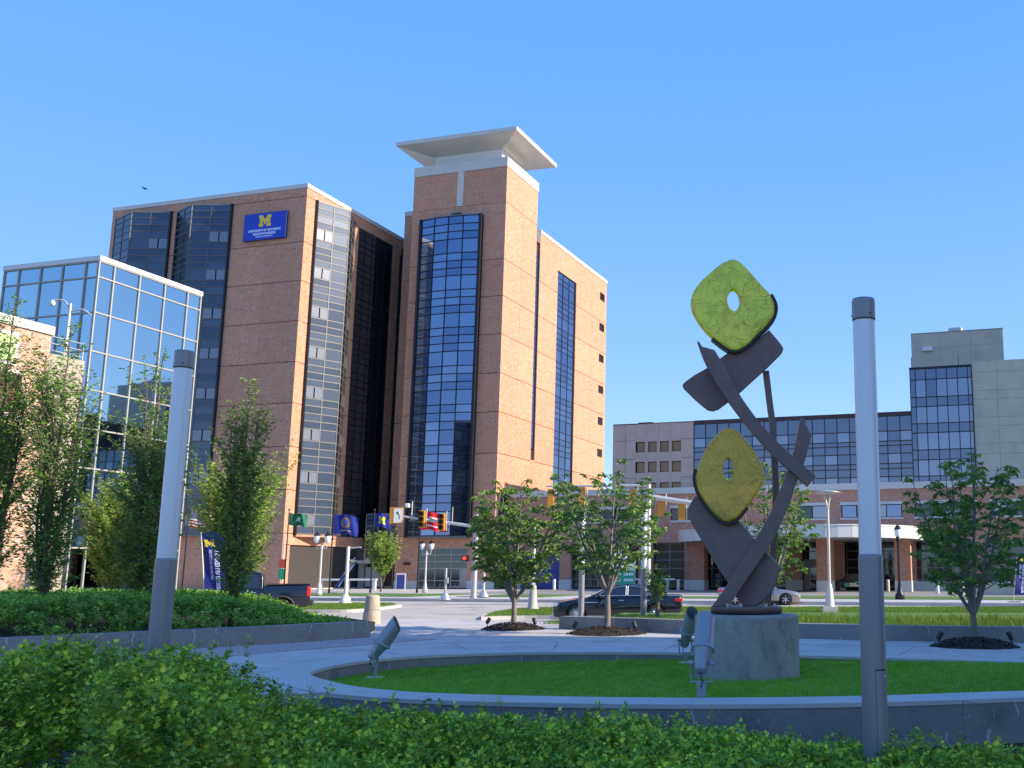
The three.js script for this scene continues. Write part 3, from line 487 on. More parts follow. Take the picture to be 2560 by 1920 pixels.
  { const g = []; for (let k = 0; k < 4; k++) g.push(rod(V(3.3, 24.6 + k * 0.4, -116), V(12, 23.9 + k * 0.4, -116), 0.05)); for (let k = 0; k < 6; k++) g.push(rod(V(3.4 + k * 1.6, 23.6, -116), V(3.4 + k * 1.6, 25.8 - k * 0.13, -116), 0.05)); mesh('roof_railing', g, M.galv, b); }
}
{ // curved entrance canopy
  const c = thing('entrance_canopy', 'curved white panelled canopy over the hospital drop-off drive', 'canopy');
  const edge = openCurve([[-31.5, -102], [-29.4, -95.6], [-21.87, -89.9], [-16.12, -87.3], [-10.64, -88.5], [-6.3, -93.5], [-5.9, -103.9]], 28), n = edge.length - 1, inner = offset(edge, 0.22, false);
  for (let i = 0; i < n; i += 2) { const k = Math.min(n, i + 2); mesh('fascia_panel', slab(edge.slice(i, k + 1).map((p, q, l) => (q === 0 ? [p[0] + (l[1][0] - p[0]) * 0.03, p[1] + (l[1][1] - p[1]) * 0.03] : p)).concat(inner.slice(i, k + 1).reverse()), 4.9, 5.95), M.whitePanel, c); }
  mesh('canopy_cap', slab(offset(edge, -0.06, false).concat(offset(edge, 0.4, false).reverse()), 5.951, 6.05), M.white, c);
  mesh('canopy_deck', slab(inner.concat([[-5.9, -103.95], [-31.5, -103.95]]), 4.98, 5.2), M.whitePanel, c);
  for (const [x, z] of [[-21.2, -97.5], [-14.9, -95.5], [-7.6, -96.5], [-29.0, -100.5]]) { mesh('canopy_pier', bx(x - 0.75, x + 0.75, 1.05, 4.98, z - 0.75, z + 0.75), M.brickRed, c); mesh('pier_base', bx(x - 0.78, x + 0.78, 0, 1.05, z - 0.78, z + 0.78), M.stone, c); }
}
for (const [x, z, which] of [[-7.3, -100, 'beside the brick pier of the canopy'], [-4.16, -88.8, 'tallest of the row, left of the slim tree'], [-3.1, -100, 'behind the slim tree stems'], [-2.0, -86, 'just right of the slim tree stems'], [-44.6, -98.5, 'near the blue roller door'], [-9.2, -97.5, 'with a red band near the black lamp post'], [-30.2, -97, 'left of the silver car']]) {
  const b = thing('bollard', 'white bollard ' + which, 'bollard', [x, 0, z], 0, 'white bollards before the hospital'); mesh('post', lathe([[0.0, 0], [0.16, 0], [0.16, 1.05], [0.13, 1.12], [0.0, 1.14]], 18), M.white, b);
}
{ const w = thing('barrier_wall', 'pale concrete traffic barrier beside the right hand shop window', 'barrier', [1.6, 0, -84]); mesh('barrier_block', [bx(-2.6, -0.3, 0, 0.95, -0.3, 0.3)], M.paleConcrete, w); mesh('barrier_block', [bx(-0.28, 2.2, 0, 0.95, -0.3, 0.3)], M.paleConcrete, w); }

// ---------------------------------------------------------------- left: glass stair hall, parking garage; right, out of view: the building that shades the plaza
{
  const b = thing('glass_stair_hall', 'blue glass box stair hall with white mullions behind the garage', 'building');
  const X0 = -62.15, Z0 = -55.0, rows = [0.1, 3.5, 6.4, 9.2, 12.05, 14.9, 17.75, 20.65, 23.35, 24.55];
  glazing(b, 'sunlit_glazing', V(X0, 0, Z0), V(0, 0, -1), V(1, 0, 0), [0, 1.35, 3.7, 6.15, 8.5, 9.9], rows, M.mullionPale, 0.1, (i, j) => ({ mat: rr() < 0.5 ? M.glassClear : M.glassClear2, tilt: (rr() - 0.5) * 0.012 }), 0.2);
  glazing(b, 'shaded_glazing', V(-71.3, 0, Z0 - 0.1), V(1, 0, 0), V(0, 0, 1), [0, 1.45, 3.6, 5.7, 7.9, 9.1], rows, M.mullionPale, 0.1, () => ({ mat: rr() < 0.5 ? M.glassClear : M.glassClear2, tilt: (rr() - 0.5) * 0.01 }), 0.2);
  mesh('hall_core', bx(-71.1, -62.4, 0, 24.4, -55.4, -64.7), M.glassClear, b);
  mesh('roof_edge', [bx(X0 - 0.1, X0 + 0.16, 24.6, 24.95, Z0 + 0.06, Z0 - 9.98), bx(-71.4, X0 - 0.1, 24.6, 24.95, Z0 + 0.06, Z0 - 0.3)], M.white, b); mesh('roof', bx(-71.2, X0 - 0.12, 24.5, 24.7, Z0 - 0.35, -64.9), M.white, b);
}
{
  const b = thing('parking_garage', 'peach brick parking garage at the left edge of the plaza', 'building');
  const X0 = -46.35;
  const ys = [0, 5.2, 9.5, 11.8, 13.95];
  brickFace(b, 'x', X0, 0.3, [[-38.7, -37.35]], ys, M.garageBrick, 0.03);
  for (let k = 0; k < 4; k++) { const z1 = -37.35 + k * 6.2, z0 = z1 + 4.6; for (const [p, q] of [[0, 2.2], [5.0, 5.2], [5.2, 6.2], [9.0, 9.4], [11.75, 13.95]]) mesh('brick_panel', bx(X0, X0 - 0.3, p + 0.01, q - 0.01, z1, z0), M.garageBrick, b); for (const [p, q] of [[2.2, 5.0], [6.2, 9.0]]) mesh('deck_opening', bx(X0 - 0.4, X0 - 0.45, p, q, z1, z0), M.shopGlass, b); mesh('opening_lintel', bx(X0 + 0.05, X0 - 0.3, 11.55, 11.75, z1 - 0.1, z0 + 0.1), M.stone, b); mesh('opening_sill', bx(X0 + 0.05, X0 - 0.3, 9.4, 9.55, z1 - 0.1, z0 + 0.1), M.stone, b); mesh('deck_opening', bx(X0 - 0.35, X0 - 0.4, 9.55, 11.55, z1, z0), M.glassBrown, b); mesh('brick_panel', bx(X0, X0 - 0.3, 0.01, 13.94, z0, z0 + 1.6), M.garageBrick, b); }
  mesh('cornice', bx(X0 + 0.12, X0 - 0.5, 13.95, 14.4, -38.75, -10), M.stone, b); mesh('garage_core', bx(-80, X0 - 0.5, 0, 13.9, -38.6, -10), M.core, b);
  mesh('beige_wall', [bx(-50, -50.3, 0, 13.9, -44, -38.75), bx(-80, -50.3, 0, 13.9, -44, -43.7)], M.beige, b); mesh('wall_sign', bx(X0 + 0.08, X0, 11.95, 13.6, -36.9, -33.6), S([0.72, 0.72, 0.70], 0.5), b); mesh('sign_panel', bx(X0 + 0.1, X0 + 0.081, 12.1, 13.45, -36.75, -33.8), S([0.36, 0.5, 0.22], 0.6), b);
  const rl = []; for (let k = 0; k < 3; k++) rl.push(rod(V(-50.1, 14.1 + k * 0.4, -43.9), V(-50.1, 14.1 + k * 0.4, -38.9), 0.035)); for (let k = 0; k < 5; k++) rl.push(rod(V(-50.1, 13.8, -43.9 + k * 1.2), V(-50.1, 14.95, -43.9 + k * 1.2), 0.035)); mesh('deck_railing', rl, M.galv, b);
}
{
  const l = thing('deck_lamp', 'double arm street lamp on the parking deck roof', 'lamp', [-50.6, 13.9, -43.2], TURN);
  mesh('lamp_post', rod(V(0, 0, 0), V(0, 3.3, 0), 0.1, 0.07, 12), M.steelPale, l); mesh('lamp_arm', [tube([[0, 2.9, 0], [-0.35, 3.45, 0], [-1.0, 3.55, 0]], 0.05), tube([[0, 2.8, 0], [0.7, 2.95, 0], [1.3, 2.6, 0]], 0.05)], M.steelPale, l); mesh('lamp_head', lathe([[0.02, 0], [0.1, 0], [0.16, -0.16], [0.12, -0.3], [0.0, -0.34]], 14).translate(-1.05, 3.5, 0), M.white, l);
}
{
  const b = thing('office_building', 'long office building right of the view whose shadow covers the plaza', 'building');
  mesh('building_wall', bx(23.5, 62, -0.3, 26, -26.4, -3), M.garageBrick, b); mesh('roof_edge', bx(23.3, 62.2, 26, 26.4, -26.6, -2.8), M.stone, b);
  for (let f = 0; f < 5; f++) { for (let k = 0; k < 2; k++) mesh('window', bx(23.44, 23.5, 2 + f * 4.6, 4.2 + f * 4.6, -25 + k * 9, -18.5 + k * 9), M.shopGlass, b); for (let k = 0; k < 4; k++) mesh('window', bx(26 + k * 9, 32.5 + k * 9, 2 + f * 4.6, 4.2 + f * 4.6, -26.4, -26.46), M.shopGlass, b); }
}

// ---------------------------------------------------------------- sculpture on its concrete drum
const strokes = (seed, base, tones, patches = true) => print(1024, 1024, (x, w, h) => {
  const r = rng(seed); x.fillStyle = base; x.fillRect(0, 0, w, h);
  if (patches) for (let k = 0; k < 90; k++) { x.fillStyle = tones[k % tones.length]; x.globalAlpha = 0.06; x.beginPath(); x.ellipse(r() * w, r() * h, 30 + r() * 90, 10 + r() * 50, r() * 6, 0, 7); x.fill(); }
  for (let k = 0; k < 900; k++) { const a = r() * 6.28, L = 25 + r() * 130, px = r() * w, py = r() * h, b = (r() - 0.5) * 70; x.globalAlpha = 0.35 + r() * 0.6; x.strokeStyle = tones[Math.floor(r() * tones.length)]; x.lineWidth = 1.2 + r() * 3; x.lineCap = 'round'; x.beginPath(); x.moveTo(px, py); x.quadraticCurveTo(px + Math.cos(a) * L * 0.5 - Math.sin(a) * b, py + Math.sin(a) * L * 0.5 + Math.cos(a) * b, px + Math.cos(a) * L, py + Math.sin(a) * L); x.stroke(); }
  x.globalAlpha = 1;
});
function artGlass(seed, base, tones) {
  const t = strokes(seed, base, tones); t.wrapS = t.wrapT = THREE.RepeatWrapping; t.repeat.set(0.62, 0.62); t.offset.set(0.4, 0.2);
  const q = strokes(seed, '#808080', ['#000000', '#202020', '#f0f0f0', '#101010'], false); q.colorSpace = THREE.NoColorSpace; q.wrapS = q.wrapT = THREE.RepeatWrapping; q.repeat.copy(t.repeat); q.offset.copy(t.offset);
  return P(0xffffff, 0.3, { map: t, bumpMap: q, bumpScale: 0.004, transmission: 0.55, thickness: 0, ior: 1.45, clearcoat: 0.5, clearcoatRoughness: 0.15 });
}
const smooth2 = (pts, n, closed = true) => new THREE.CatmullRomCurve3(pts.map(([x, y]) => V(x, y, 0)), closed, 'centripetal').getPoints(n).slice(0, closed ? -1 : undefined).map((p) => [p.x, p.y]);
const extr = (pts, depth, z, bev = 0.008, hole) => { const s = polyShape(pts); if (hole) { const h = new THREE.Path(); h.absellipse(hole[0], hole[1], hole[2], hole[3], 0, Math.PI * 2, true, hole[4] ?? 0); s.holes.push(h); } const g = new THREE.ExtrudeGeometry(s, { depth, bevelEnabled: bev > 0, bevelSize: bev, bevelThickness: bev, bevelOffset: -bev, bevelSegments: bev > 0.02 ? 5 : 1, curveSegments: 24 }); g.translate(0, 0, z); return metreUV(g); };
{
  const d = thing('concrete_plinth', 'round concrete drum carrying the abstract sculpture', 'plinth', [-3.6, 0, -15.1], TURN);
  const g = lathe([[0, 1.04], [0.55, 1.05], [0.77, 1.045], [0.795, 1.02], [0.8, 0.98], [0.805, 0.5], [0.81, -0.05]].reverse(), 72); { const u = g.attributes.uv; for (let i = 0; i < u.count; i++) u.setXY(i, u.getX(i) * 5.03, u.getY(i) * 1.6); } mesh('drum', g, M.plinth, d);
  const s = thing('sculpture', 'tall rusted steel sculpture holding two yellow green glass lozenges', 'sculpture', [-3.6, 0, -15.1], TURN);
  const base = mesh('base_disc', [lathe([[0, 1.165], [0.54, 1.165], [0.55, 1.155], [0.55, 1.06], [0, 1.06]].reverse(), 48)], M.corten, s);
  for (const [bxx, bz] of [[-0.3, 0.42], [0.28, 0.44], [-0.1, 0.46], [0.42, 0.3]]) mesh('anchor_bolt', cyl(0.025, 0.025, 1.165, 1.215, bxx, bz, 6), M.galv, base);
  mesh('lower_plate', (() => { const g2 = extr(smooth2([[-0.78, 2.88], [-0.5, 2.735], [-0.11, 2.48], [0.16, 2.16], [0.5, 1.8], [0.54, 1.74], [0.5, 1.66], [0.45, 1.49], [0.33, 1.32], [0.17, 1.17]], 40, false).concat([[-0.04, 1.165], [-0.41, 1.73], [-0.83, 2.42], [-0.9, 2.58], [-0.91, 2.66], [-0.86, 2.77]]), 0.11, -0.06); g2.translate(0.15, 0, 0); g2.rotateY(-0.28); g2.scale(1.03, 1, 1); g2.translate(-0.15, 0, -0.05); return g2; })(), M.corten, s);
  mesh('upper_plate', extr([[0.40, 5.56], [0.52, 5.42], [0.61, 5.3], [0.632, 5.25], [0.62, 5.2], [0.57, 5.14], [0.38, 4.95], [0.14, 4.73], [-0.12, 4.49], [-0.30, 4.35], [-0.42, 4.26], [-0.51, 4.23], [-0.60, 4.25], [-0.79, 4.41], [-0.98, 4.60], [-1.00, 4.65], [-0.96, 4.70], [-0.81, 4.81], [-0.62, 4.92], [-0.28, 5.17], [-0.1, 5.24], [0.1, 5.3]], 0.09, -0.1), M.corten, s);
  const bar = (l, r, jag, z, depth) => extr([...smooth2(l, 40, false), ...smooth2(r, 40, false).reverse(), ...jag], depth, z, 0.006);
  mesh('upper_arc', bar([[-0.76, 5.29], [-0.71, 5.14], [-0.62, 4.92], [-0.40, 4.52], [-0.10, 4.09], [0.25, 3.66], [0.51, 3.39], [0.74, 3.18], [0.95, 2.99]], [[-0.49, 5.15], [-0.43, 5.05], [-0.34, 4.90], [-0.13, 4.49], [0.17, 4.05], [0.51, 3.66], [0.74, 3.44], [0.91, 3.29], [1.08, 3.15]], [[-0.56, 5.165], [-0.60, 5.18], [-0.68, 5.2], [-0.73, 5.28]], 0.2, 0.14), M.corten, s);
  mesh('lower_arc', bar([[0.87, 4.07], [0.81, 3.79], [0.74, 3.50], [0.58, 3.06], [0.41, 2.66], [0.16, 2.21], [-0.11, 1.78], [-0.34, 1.43], [-0.53, 1.17]], [[1.03, 3.81], [0.97, 3.58], [0.90, 3.33], [0.80, 3.09], [0.65, 2.68], [0.44, 2.23], [0.19, 1.84], [-0.06, 1.49], [-0.28, 1.165]], [[0.98, 3.88], [0.97, 3.93], [0.94, 3.96], [0.94, 4.03], [0.91, 4.07]], 0.1, 0.16), M.corten, s);
  { const c = new THREE.CatmullRomCurve3([[0.36, 4.93], [0.39, 4.66], [0.42, 4.38], [0.46, 4.03], [0.47, 3.66], [0.49, 3.33], [0.50, 2.99], [0.49, 2.61], [0.46, 2.23], [0.43, 1.77], [0.38, 1.43], [0.34, 1.17]].map(([x, y]) => V(x, y, -0.28))).getPoints(40).map((p) => [p.x, p.y]); mesh('rear_strut', extr([...offset(c, 0.05, false), ...offset(c, -0.05, false).reverse()], 0.1, -0.32), M.corten, s); }
  const lens = (name, outline, hole, sad, mat, z) => {
    mesh(name, extr(smooth2(outline, 90), 0.09, z - 0.1, 0.05, hole), mat, s);
    const c = smooth2(sad, 60, false); mesh('glass_saddle', extr([...offset(c, 0.02, false), ...offset(c, -0.028, false).reverse()], 0.17, z - 0.14, 0.004), M.blackIron, s);
  };
  lens('upper_glass', [[-0.18, 6.73], [-0.06, 6.68], [0.08, 6.54], [0.27, 6.31], [0.44, 6.12], [0.50, 5.96], [0.48, 5.80], [0.38, 5.65], [0.23, 5.49], [0.03, 5.29], [-0.12, 5.21], [-0.22, 5.22], [-0.36, 5.30], [-0.56, 5.44], [-0.73, 5.64], [-0.85, 5.86], [-0.87, 6.01], [-0.83, 6.17], [-0.71, 6.35], [-0.53, 6.52], [-0.36, 6.66]], [-0.175, 6.04, 0.15, 0.24, 0.06], [[0.44, 6.13], [0.515, 5.95], [0.50, 5.79], [0.40, 5.63], [0.24, 5.47], [0.04, 5.27], [-0.11, 5.19], [-0.23, 5.195], [-0.37, 5.28], [-0.52, 5.40]], artGlass(5, '#fff56a', ['#5c5c10', '#7a7a1c', '#a8e080', '#e6ff70', '#6a5a10']), 0.06);
  lens('lower_glass', [[-0.25, 3.94], [-0.15, 3.91], [-0.04, 3.80], [0.09, 3.64], [0.22, 3.43], [0.29, 3.24], [0.27, 3.06], [0.16, 2.87], [0.03, 2.69], [-0.12, 2.53], [-0.24, 2.46], [-0.33, 2.45], [-0.43, 2.51], [-0.58, 2.66], [-0.71, 2.86], [-0.78, 3.03], [-0.79, 3.20], [-0.72, 3.39], [-0.62, 3.61], [-0.48, 3.80], [-0.36, 3.91]], [-0.275, 3.275, 0.13, 0.24, 0.0], [[-0.78, 3.27], [-0.81, 3.20], [-0.80, 3.03], [-0.73, 2.85], [-0.59, 2.65], [-0.44, 2.49], [-0.33, 2.43], [-0.24, 2.43], [-0.11, 2.51], [0.03, 2.67]], artGlass(8, '#ffdc50', ['#84801c', '#c08010', '#fff4a0', '#d89a14', '#a8b040']), 0.1);
}

// ---------------------------------------------------------------- light columns, spotlights, uplights
function lightColumn(pos, turn, label) {
  const c = thing('light_column', label, 'lamp', pos, turn, 'plaza light columns'), y = (v) => v - pos[1];
  mesh('base_sleeve', [lathe([[0, 0], [0.107, 0], [0.107, y(1.80)], [0.1, y(1.82)], [0, y(1.82)]], 32)], M.poleGrey, c);
  mesh('diffuser', lathe([[0, y(1.8)], [0.098, y(1.81)], [0.098, y(3.92)], [0, y(3.92)]], 32), M.lens, c);
  const cap = mesh('cap', [lathe([[0, y(3.9)], [0.102, y(3.9)], [0.104, y(3.92)], [0.104, y(4.08)], [0.1, y(4.1)], [0, y(4.1)]], 32)], M.poleGrey, c);
  for (const a of [0.4, 2.5, 4.6]) mesh('cap_screw', new THREE.SphereGeometry(0.008, 8, 6).translate(Math.sin(a) * 0.104, y(3.95), Math.cos(a) * 0.104), M.black, cap);
  const h0 = y(0.15), h1 = y(0.85), hg = new THREE.CylinderGeometry(0.1105, 0.1105, h1 - h0, 10, 1, true, 0.0, 0.95); hg.translate(0, (h0 + h1) / 2, 0); const hatch = mesh('access_hatch', hg, M.poleGrey, c);
  mesh('hatch_edge', [new THREE.CylinderGeometry(0.1095, 0.1095, h1 - h0 + 0.012, 4, 1, true, -0.03, 0.03).translate(0, (h0 + h1) / 2, 0), new THREE.CylinderGeometry(0.1095, 0.1095, 0.012, 10, 1, true, -0.03, 1).translate(0, h1 + 0.006, 0)], M.black, hatch);
  mesh('hatch_screw', new THREE.SphereGeometry(0.012, 8, 6).translate(Math.sin(0.75) * 0.112, h1 - 0.05, Math.cos(0.75) * 0.112), M.galv, hatch);
  return c;
}
lightColumn([-0.96, -0.3, -8.67], TURN, 'grey light column in the foreground right of the sculpture');
lightColumn([-8.48, -0.3, -8.7], TURN, 'grey light column in the foreground at the left by the planter wall');
lightColumn([-14.06, 0.3, -33.42], TURN, 'sunlit light column before the front wheel of the black sedan');
lightColumn([-11.24, 0.3, -32.15], TURN, 'sunlit light column before the rear door of the black sedan');

function spotlight(pos, yaw, tilt, label, onDisc) {
  const s = thing('spotlight', label, 'spotlight', pos, yaw, 'spotlights aimed at the sculpture'); s.scale.setScalar(0.8);
  if (onDisc) mesh('base_plate', lathe([[0, 0], [0.19, 0], [0.19, 0.012], [0.17, 0.022], [0, 0.024]], 28), M.steelPale, s);
  mesh('stem', onDisc ? [cyl(0.035, 0.035, 0.02, 0.2)] : [rbox(0.13, 0.22, 0.1, 0.01, 0, 0.11, 0)], M.fixture, s);
  const R = (g) => { g.translate(0, 0.1, 0); g.rotateX(-tilt); g.translate(0, 0.5, 0); return g; };           // aims along -z
  const yoke = mesh('yoke', [rbox(0.33, 0.025, 0.05, 0.01, 0, 0.225, 0), rbox(0.02, 0.31, 0.05, 0.008, -0.155, 0.375, 0), rbox(0.02, 0.31, 0.05, 0.008, 0.155, 0.375, 0), rod(V(0, 0.19, 0), V(0, 0.23, 0), 0.05)], M.fixture, s);
  for (const k of [-1, 1]) mesh('yoke_knob', rod(V(k * 0.12, 0.5, 0), V(k * 0.2, 0.5, 0), 0.033, 0.033, 14), M.fixture, yoke);
  const body = mesh('housing', R(lathe([[0, -0.24], [0.07, -0.24], [0.095, -0.225], [0.1, -0.2], [0.125, 0.03], [0.165, 0.1], [0.165, 0.12]], 32)), M.fixture, s);
  mesh('rear_cap', R(lathe([[0, -0.256], [0.06, -0.256], [0.085, -0.246], [0.092, -0.235]], 28)), M.fixture, body);
  mesh('clamp_ring', R(lathe([[0.16, 0.1], [0.18, 0.1], [0.183, 0.115], [0.18, 0.145], [0.155, 0.145]], 36)), M.fixture, s);
  const h = new THREE.CylinderGeometry(0.145, 0.158, 0.46, 36, 6, true); { const p = h.attributes.position; for (let i = 0; i < p.count; i++) { const t = (p.getY(i) + 0.23) / 0.46; p.setY(i, 0.14 + t * (0.36 + 0.62 * (p.getZ(i) + 0.15))); } } h.computeVertexNormals(); const hood = mesh('hood', R(h), new THREE.MeshPhysicalMaterial({ color: M.fixture.color, roughness: 0.36, metalness: 0.25, side: THREE.DoubleSide }), s);
  const li = R(new THREE.CircleGeometry(0.15, 28).rotateX(-Math.PI / 2).translate(0, 0.16, 0)); mesh('lamp_glass', li, M.glassDeep, hood);
  const c = V(0, -0.15, 0).applyAxisAngle(V(1, 0, 0), -tilt).add(V(0, 0.5, 0)); mesh('cord', tube([[c.x, c.y, c.z], [0.02, c.y - 0.1, c.z + 0.02], [0.03, 0.26, 0.06], [0.0, 0.14, 0.055]], 0.009, 16, 6), M.black, s);
  return s;
}
spotlight([-9.57, lawnY(-9.57), -14.27], -Math.PI / 2 + 0.35, 0.6, 'grey spotlight on a round base plate at the left end of the lawn', true);
spotlight([-3.31, 0.21, -11.57], 0.08, 0.5, 'large grey spotlight seen from behind on the ring wall in front of the drum', false);
spotlight([-5.25, lawnY(-5.25), -17.3], -Math.PI / 2 - 0.8, 0.5, 'grey spotlight half hidden behind the front spotlight', true);

function uplight(x, z, yaw, label) {
  const u = thing('uplight', label, 'garden light', [x, 0.26, z], yaw, 'black uplights at the tree beds'); mesh('stake', cyl(0.015, 0.012, -0.05, 0.1), M.black, u);
  const g = lathe([[0, 0], [0.03, 0], [0.05, 0.03], [0.052, 0.17], [0.045, 0.172], [0.044, 0.14], [0, 0.14]], 16); g.rotateZ(-0.5); g.translate(-0.02, 0.08, 0); mesh('lamp_can', g, M.black, u);
}
function mulchBed(x, z, r, label, seed) {
  const b = thing('mulch_bed', label, 'mulch bed', [x, 0.2, z], 0, 'round mulch beds under the plaza trees'), q = rng(seed), prof = [[r, 0.0], [r * 0.85, 0.04], [r * 0.55, 0.1], [r * 0.2, 0.15], [0, 0.16]];
  const g = new THREE.LatheGeometry(prof.map((p) => new THREE.Vector2(...p)), 32); { const p = g.attributes.position; for (let i = 0; i < p.count; i++) { const a = Math.atan2(p.getZ(i), p.getX(i)), k = 1 + 0.07 * Math.sin(a * 3 + seed) + 0.05 * Math.sin(a * 7); p.setX(i, p.getX(i) * k); p.setZ(i, p.getZ(i) * k); } } g.computeVertexNormals(); mesh('mound', g, M.soil, b);
  const t = new Tris(); for (let i = 0; i < 1500; i++) { const a = q() * 6.283, d = Math.sqrt(q()) * r * 1.04, y = 0.165 * (1 - (d / r) ** 2) + 0.005 + q() * 0.02, L = 0.02 + q() * 0.05, w = 0.006 + q() * 0.012, dir = V(q() - 0.5, (q() - 0.5) * 0.7, q() - 0.5).normalize(), s = V(-dir.z, q() * 0.3, dir.x).normalize(), c = V(Math.cos(a) * d, Math.max(0.01, y), Math.sin(a) * d), k = 0.5 + q(), col = [0.05 * k, 0.034 * k, 0.024 * k]; const A = c.clone().addScaledVector(dir, L / 2).addScaledVector(s, w), B = c.clone().addScaledVector(dir, L / 2).addScaledVector(s, -w), C = c.clone().addScaledVector(dir, -L / 2).addScaledVector(s, -w), D = c.clone().addScaledVector(dir, -L / 2).addScaledVector(s, w); t.tri(A, B, C, col); t.tri(A, C, D, col); }
  const m = mesh('bark_chips', t.build(), S(0xffffff, 0.95, { vertexColors: true, side: THREE.DoubleSide }), b); m.userData.kind = 'stuff';
}
mulchBed(-12.25, -24.5, 0.82, 'mulch bed under the sunlit multi-stem tree', 3); mulchBed(-9.1, -23.25, 0.95, 'mulch bed under the tree in front of the black sedan', 4); mulchBed(-0.3, -21.3, 0.85, 'mulch bed under the shaded tree at the right', 6);
for (const [x, z, a, l] of [[-12.95, -24.35, 0.4, 'left of the sunlit tree trunk'], [-11.65, -24.55, 2.6, 'right of the sunlit tree trunk'], [-9.85, -23.0, 0.4, 'left of the trunk before the sedan'], [-8.4, -23.4, 2.6, 'right of the trunk before the sedan'], [-1.0, -21.05, 0.4, 'left of the shaded right hand tree'], [0.42, -21.35, 2.6, 'right of the shaded right hand tree']]) uplight(x, z, a, 'small black uplight ' + l);

// ---------------------------------------------------------------- vehicles
const ev = new Evaluator(); ev.attributes = ['position', 'normal'];
function wheel(parent, x, y, z, r, side, spokes, rimMat, width = 0.22) {
  const w = new THREE.Group(); w.name = 'wheel'; w.position.set(x, y, z); parent.add(w);
  mesh('tyre', lathe([[r * 0.66, -width / 2], [r * 0.92, -width / 2], [r * 0.985, -width * 0.38], [r, -width * 0.2], [r, width * 0.2], [r * 0.985, width * 0.38], [r * 0.92, width / 2], [r * 0.66, width / 2]], 32).rotateX(Math.PI / 2), M.tyre, w);
  const g = [lathe([[r * 0.6, -width * 0.3], [r * 0.7, width * 0.46], [r * 0.665, width * 0.47], [r * 0.63, width * 0.3]], 32).rotateX(Math.PI / 2), new THREE.CylinderGeometry(r * 0.15, r * 0.17, 0.03, 16).rotateX(Math.PI / 2).translate(0, 0, width * 0.42)];
  for (let i = 0; i < spokes; i++) { const s = rbox(spokes > 8 ? r * 0.085 : r * 0.16, r * 0.55, 0.03, 0.008, 0, r * 0.41, 0); s.rotateX(-0.1); s.translate(0, 0, width * 0.38); s.rotateZ((i / spokes) * Math.PI * 2); g.push(s); }
  const rim = mesh('rim', g, rimMat, w); mesh('brake_disc', new THREE.CylinderGeometry(r * 0.62, r * 0.62, 0.02, 24).rotateX(Math.PI / 2), M.black, rim);
  if (side < 0) w.rotation.y = Math.PI; return w;
}
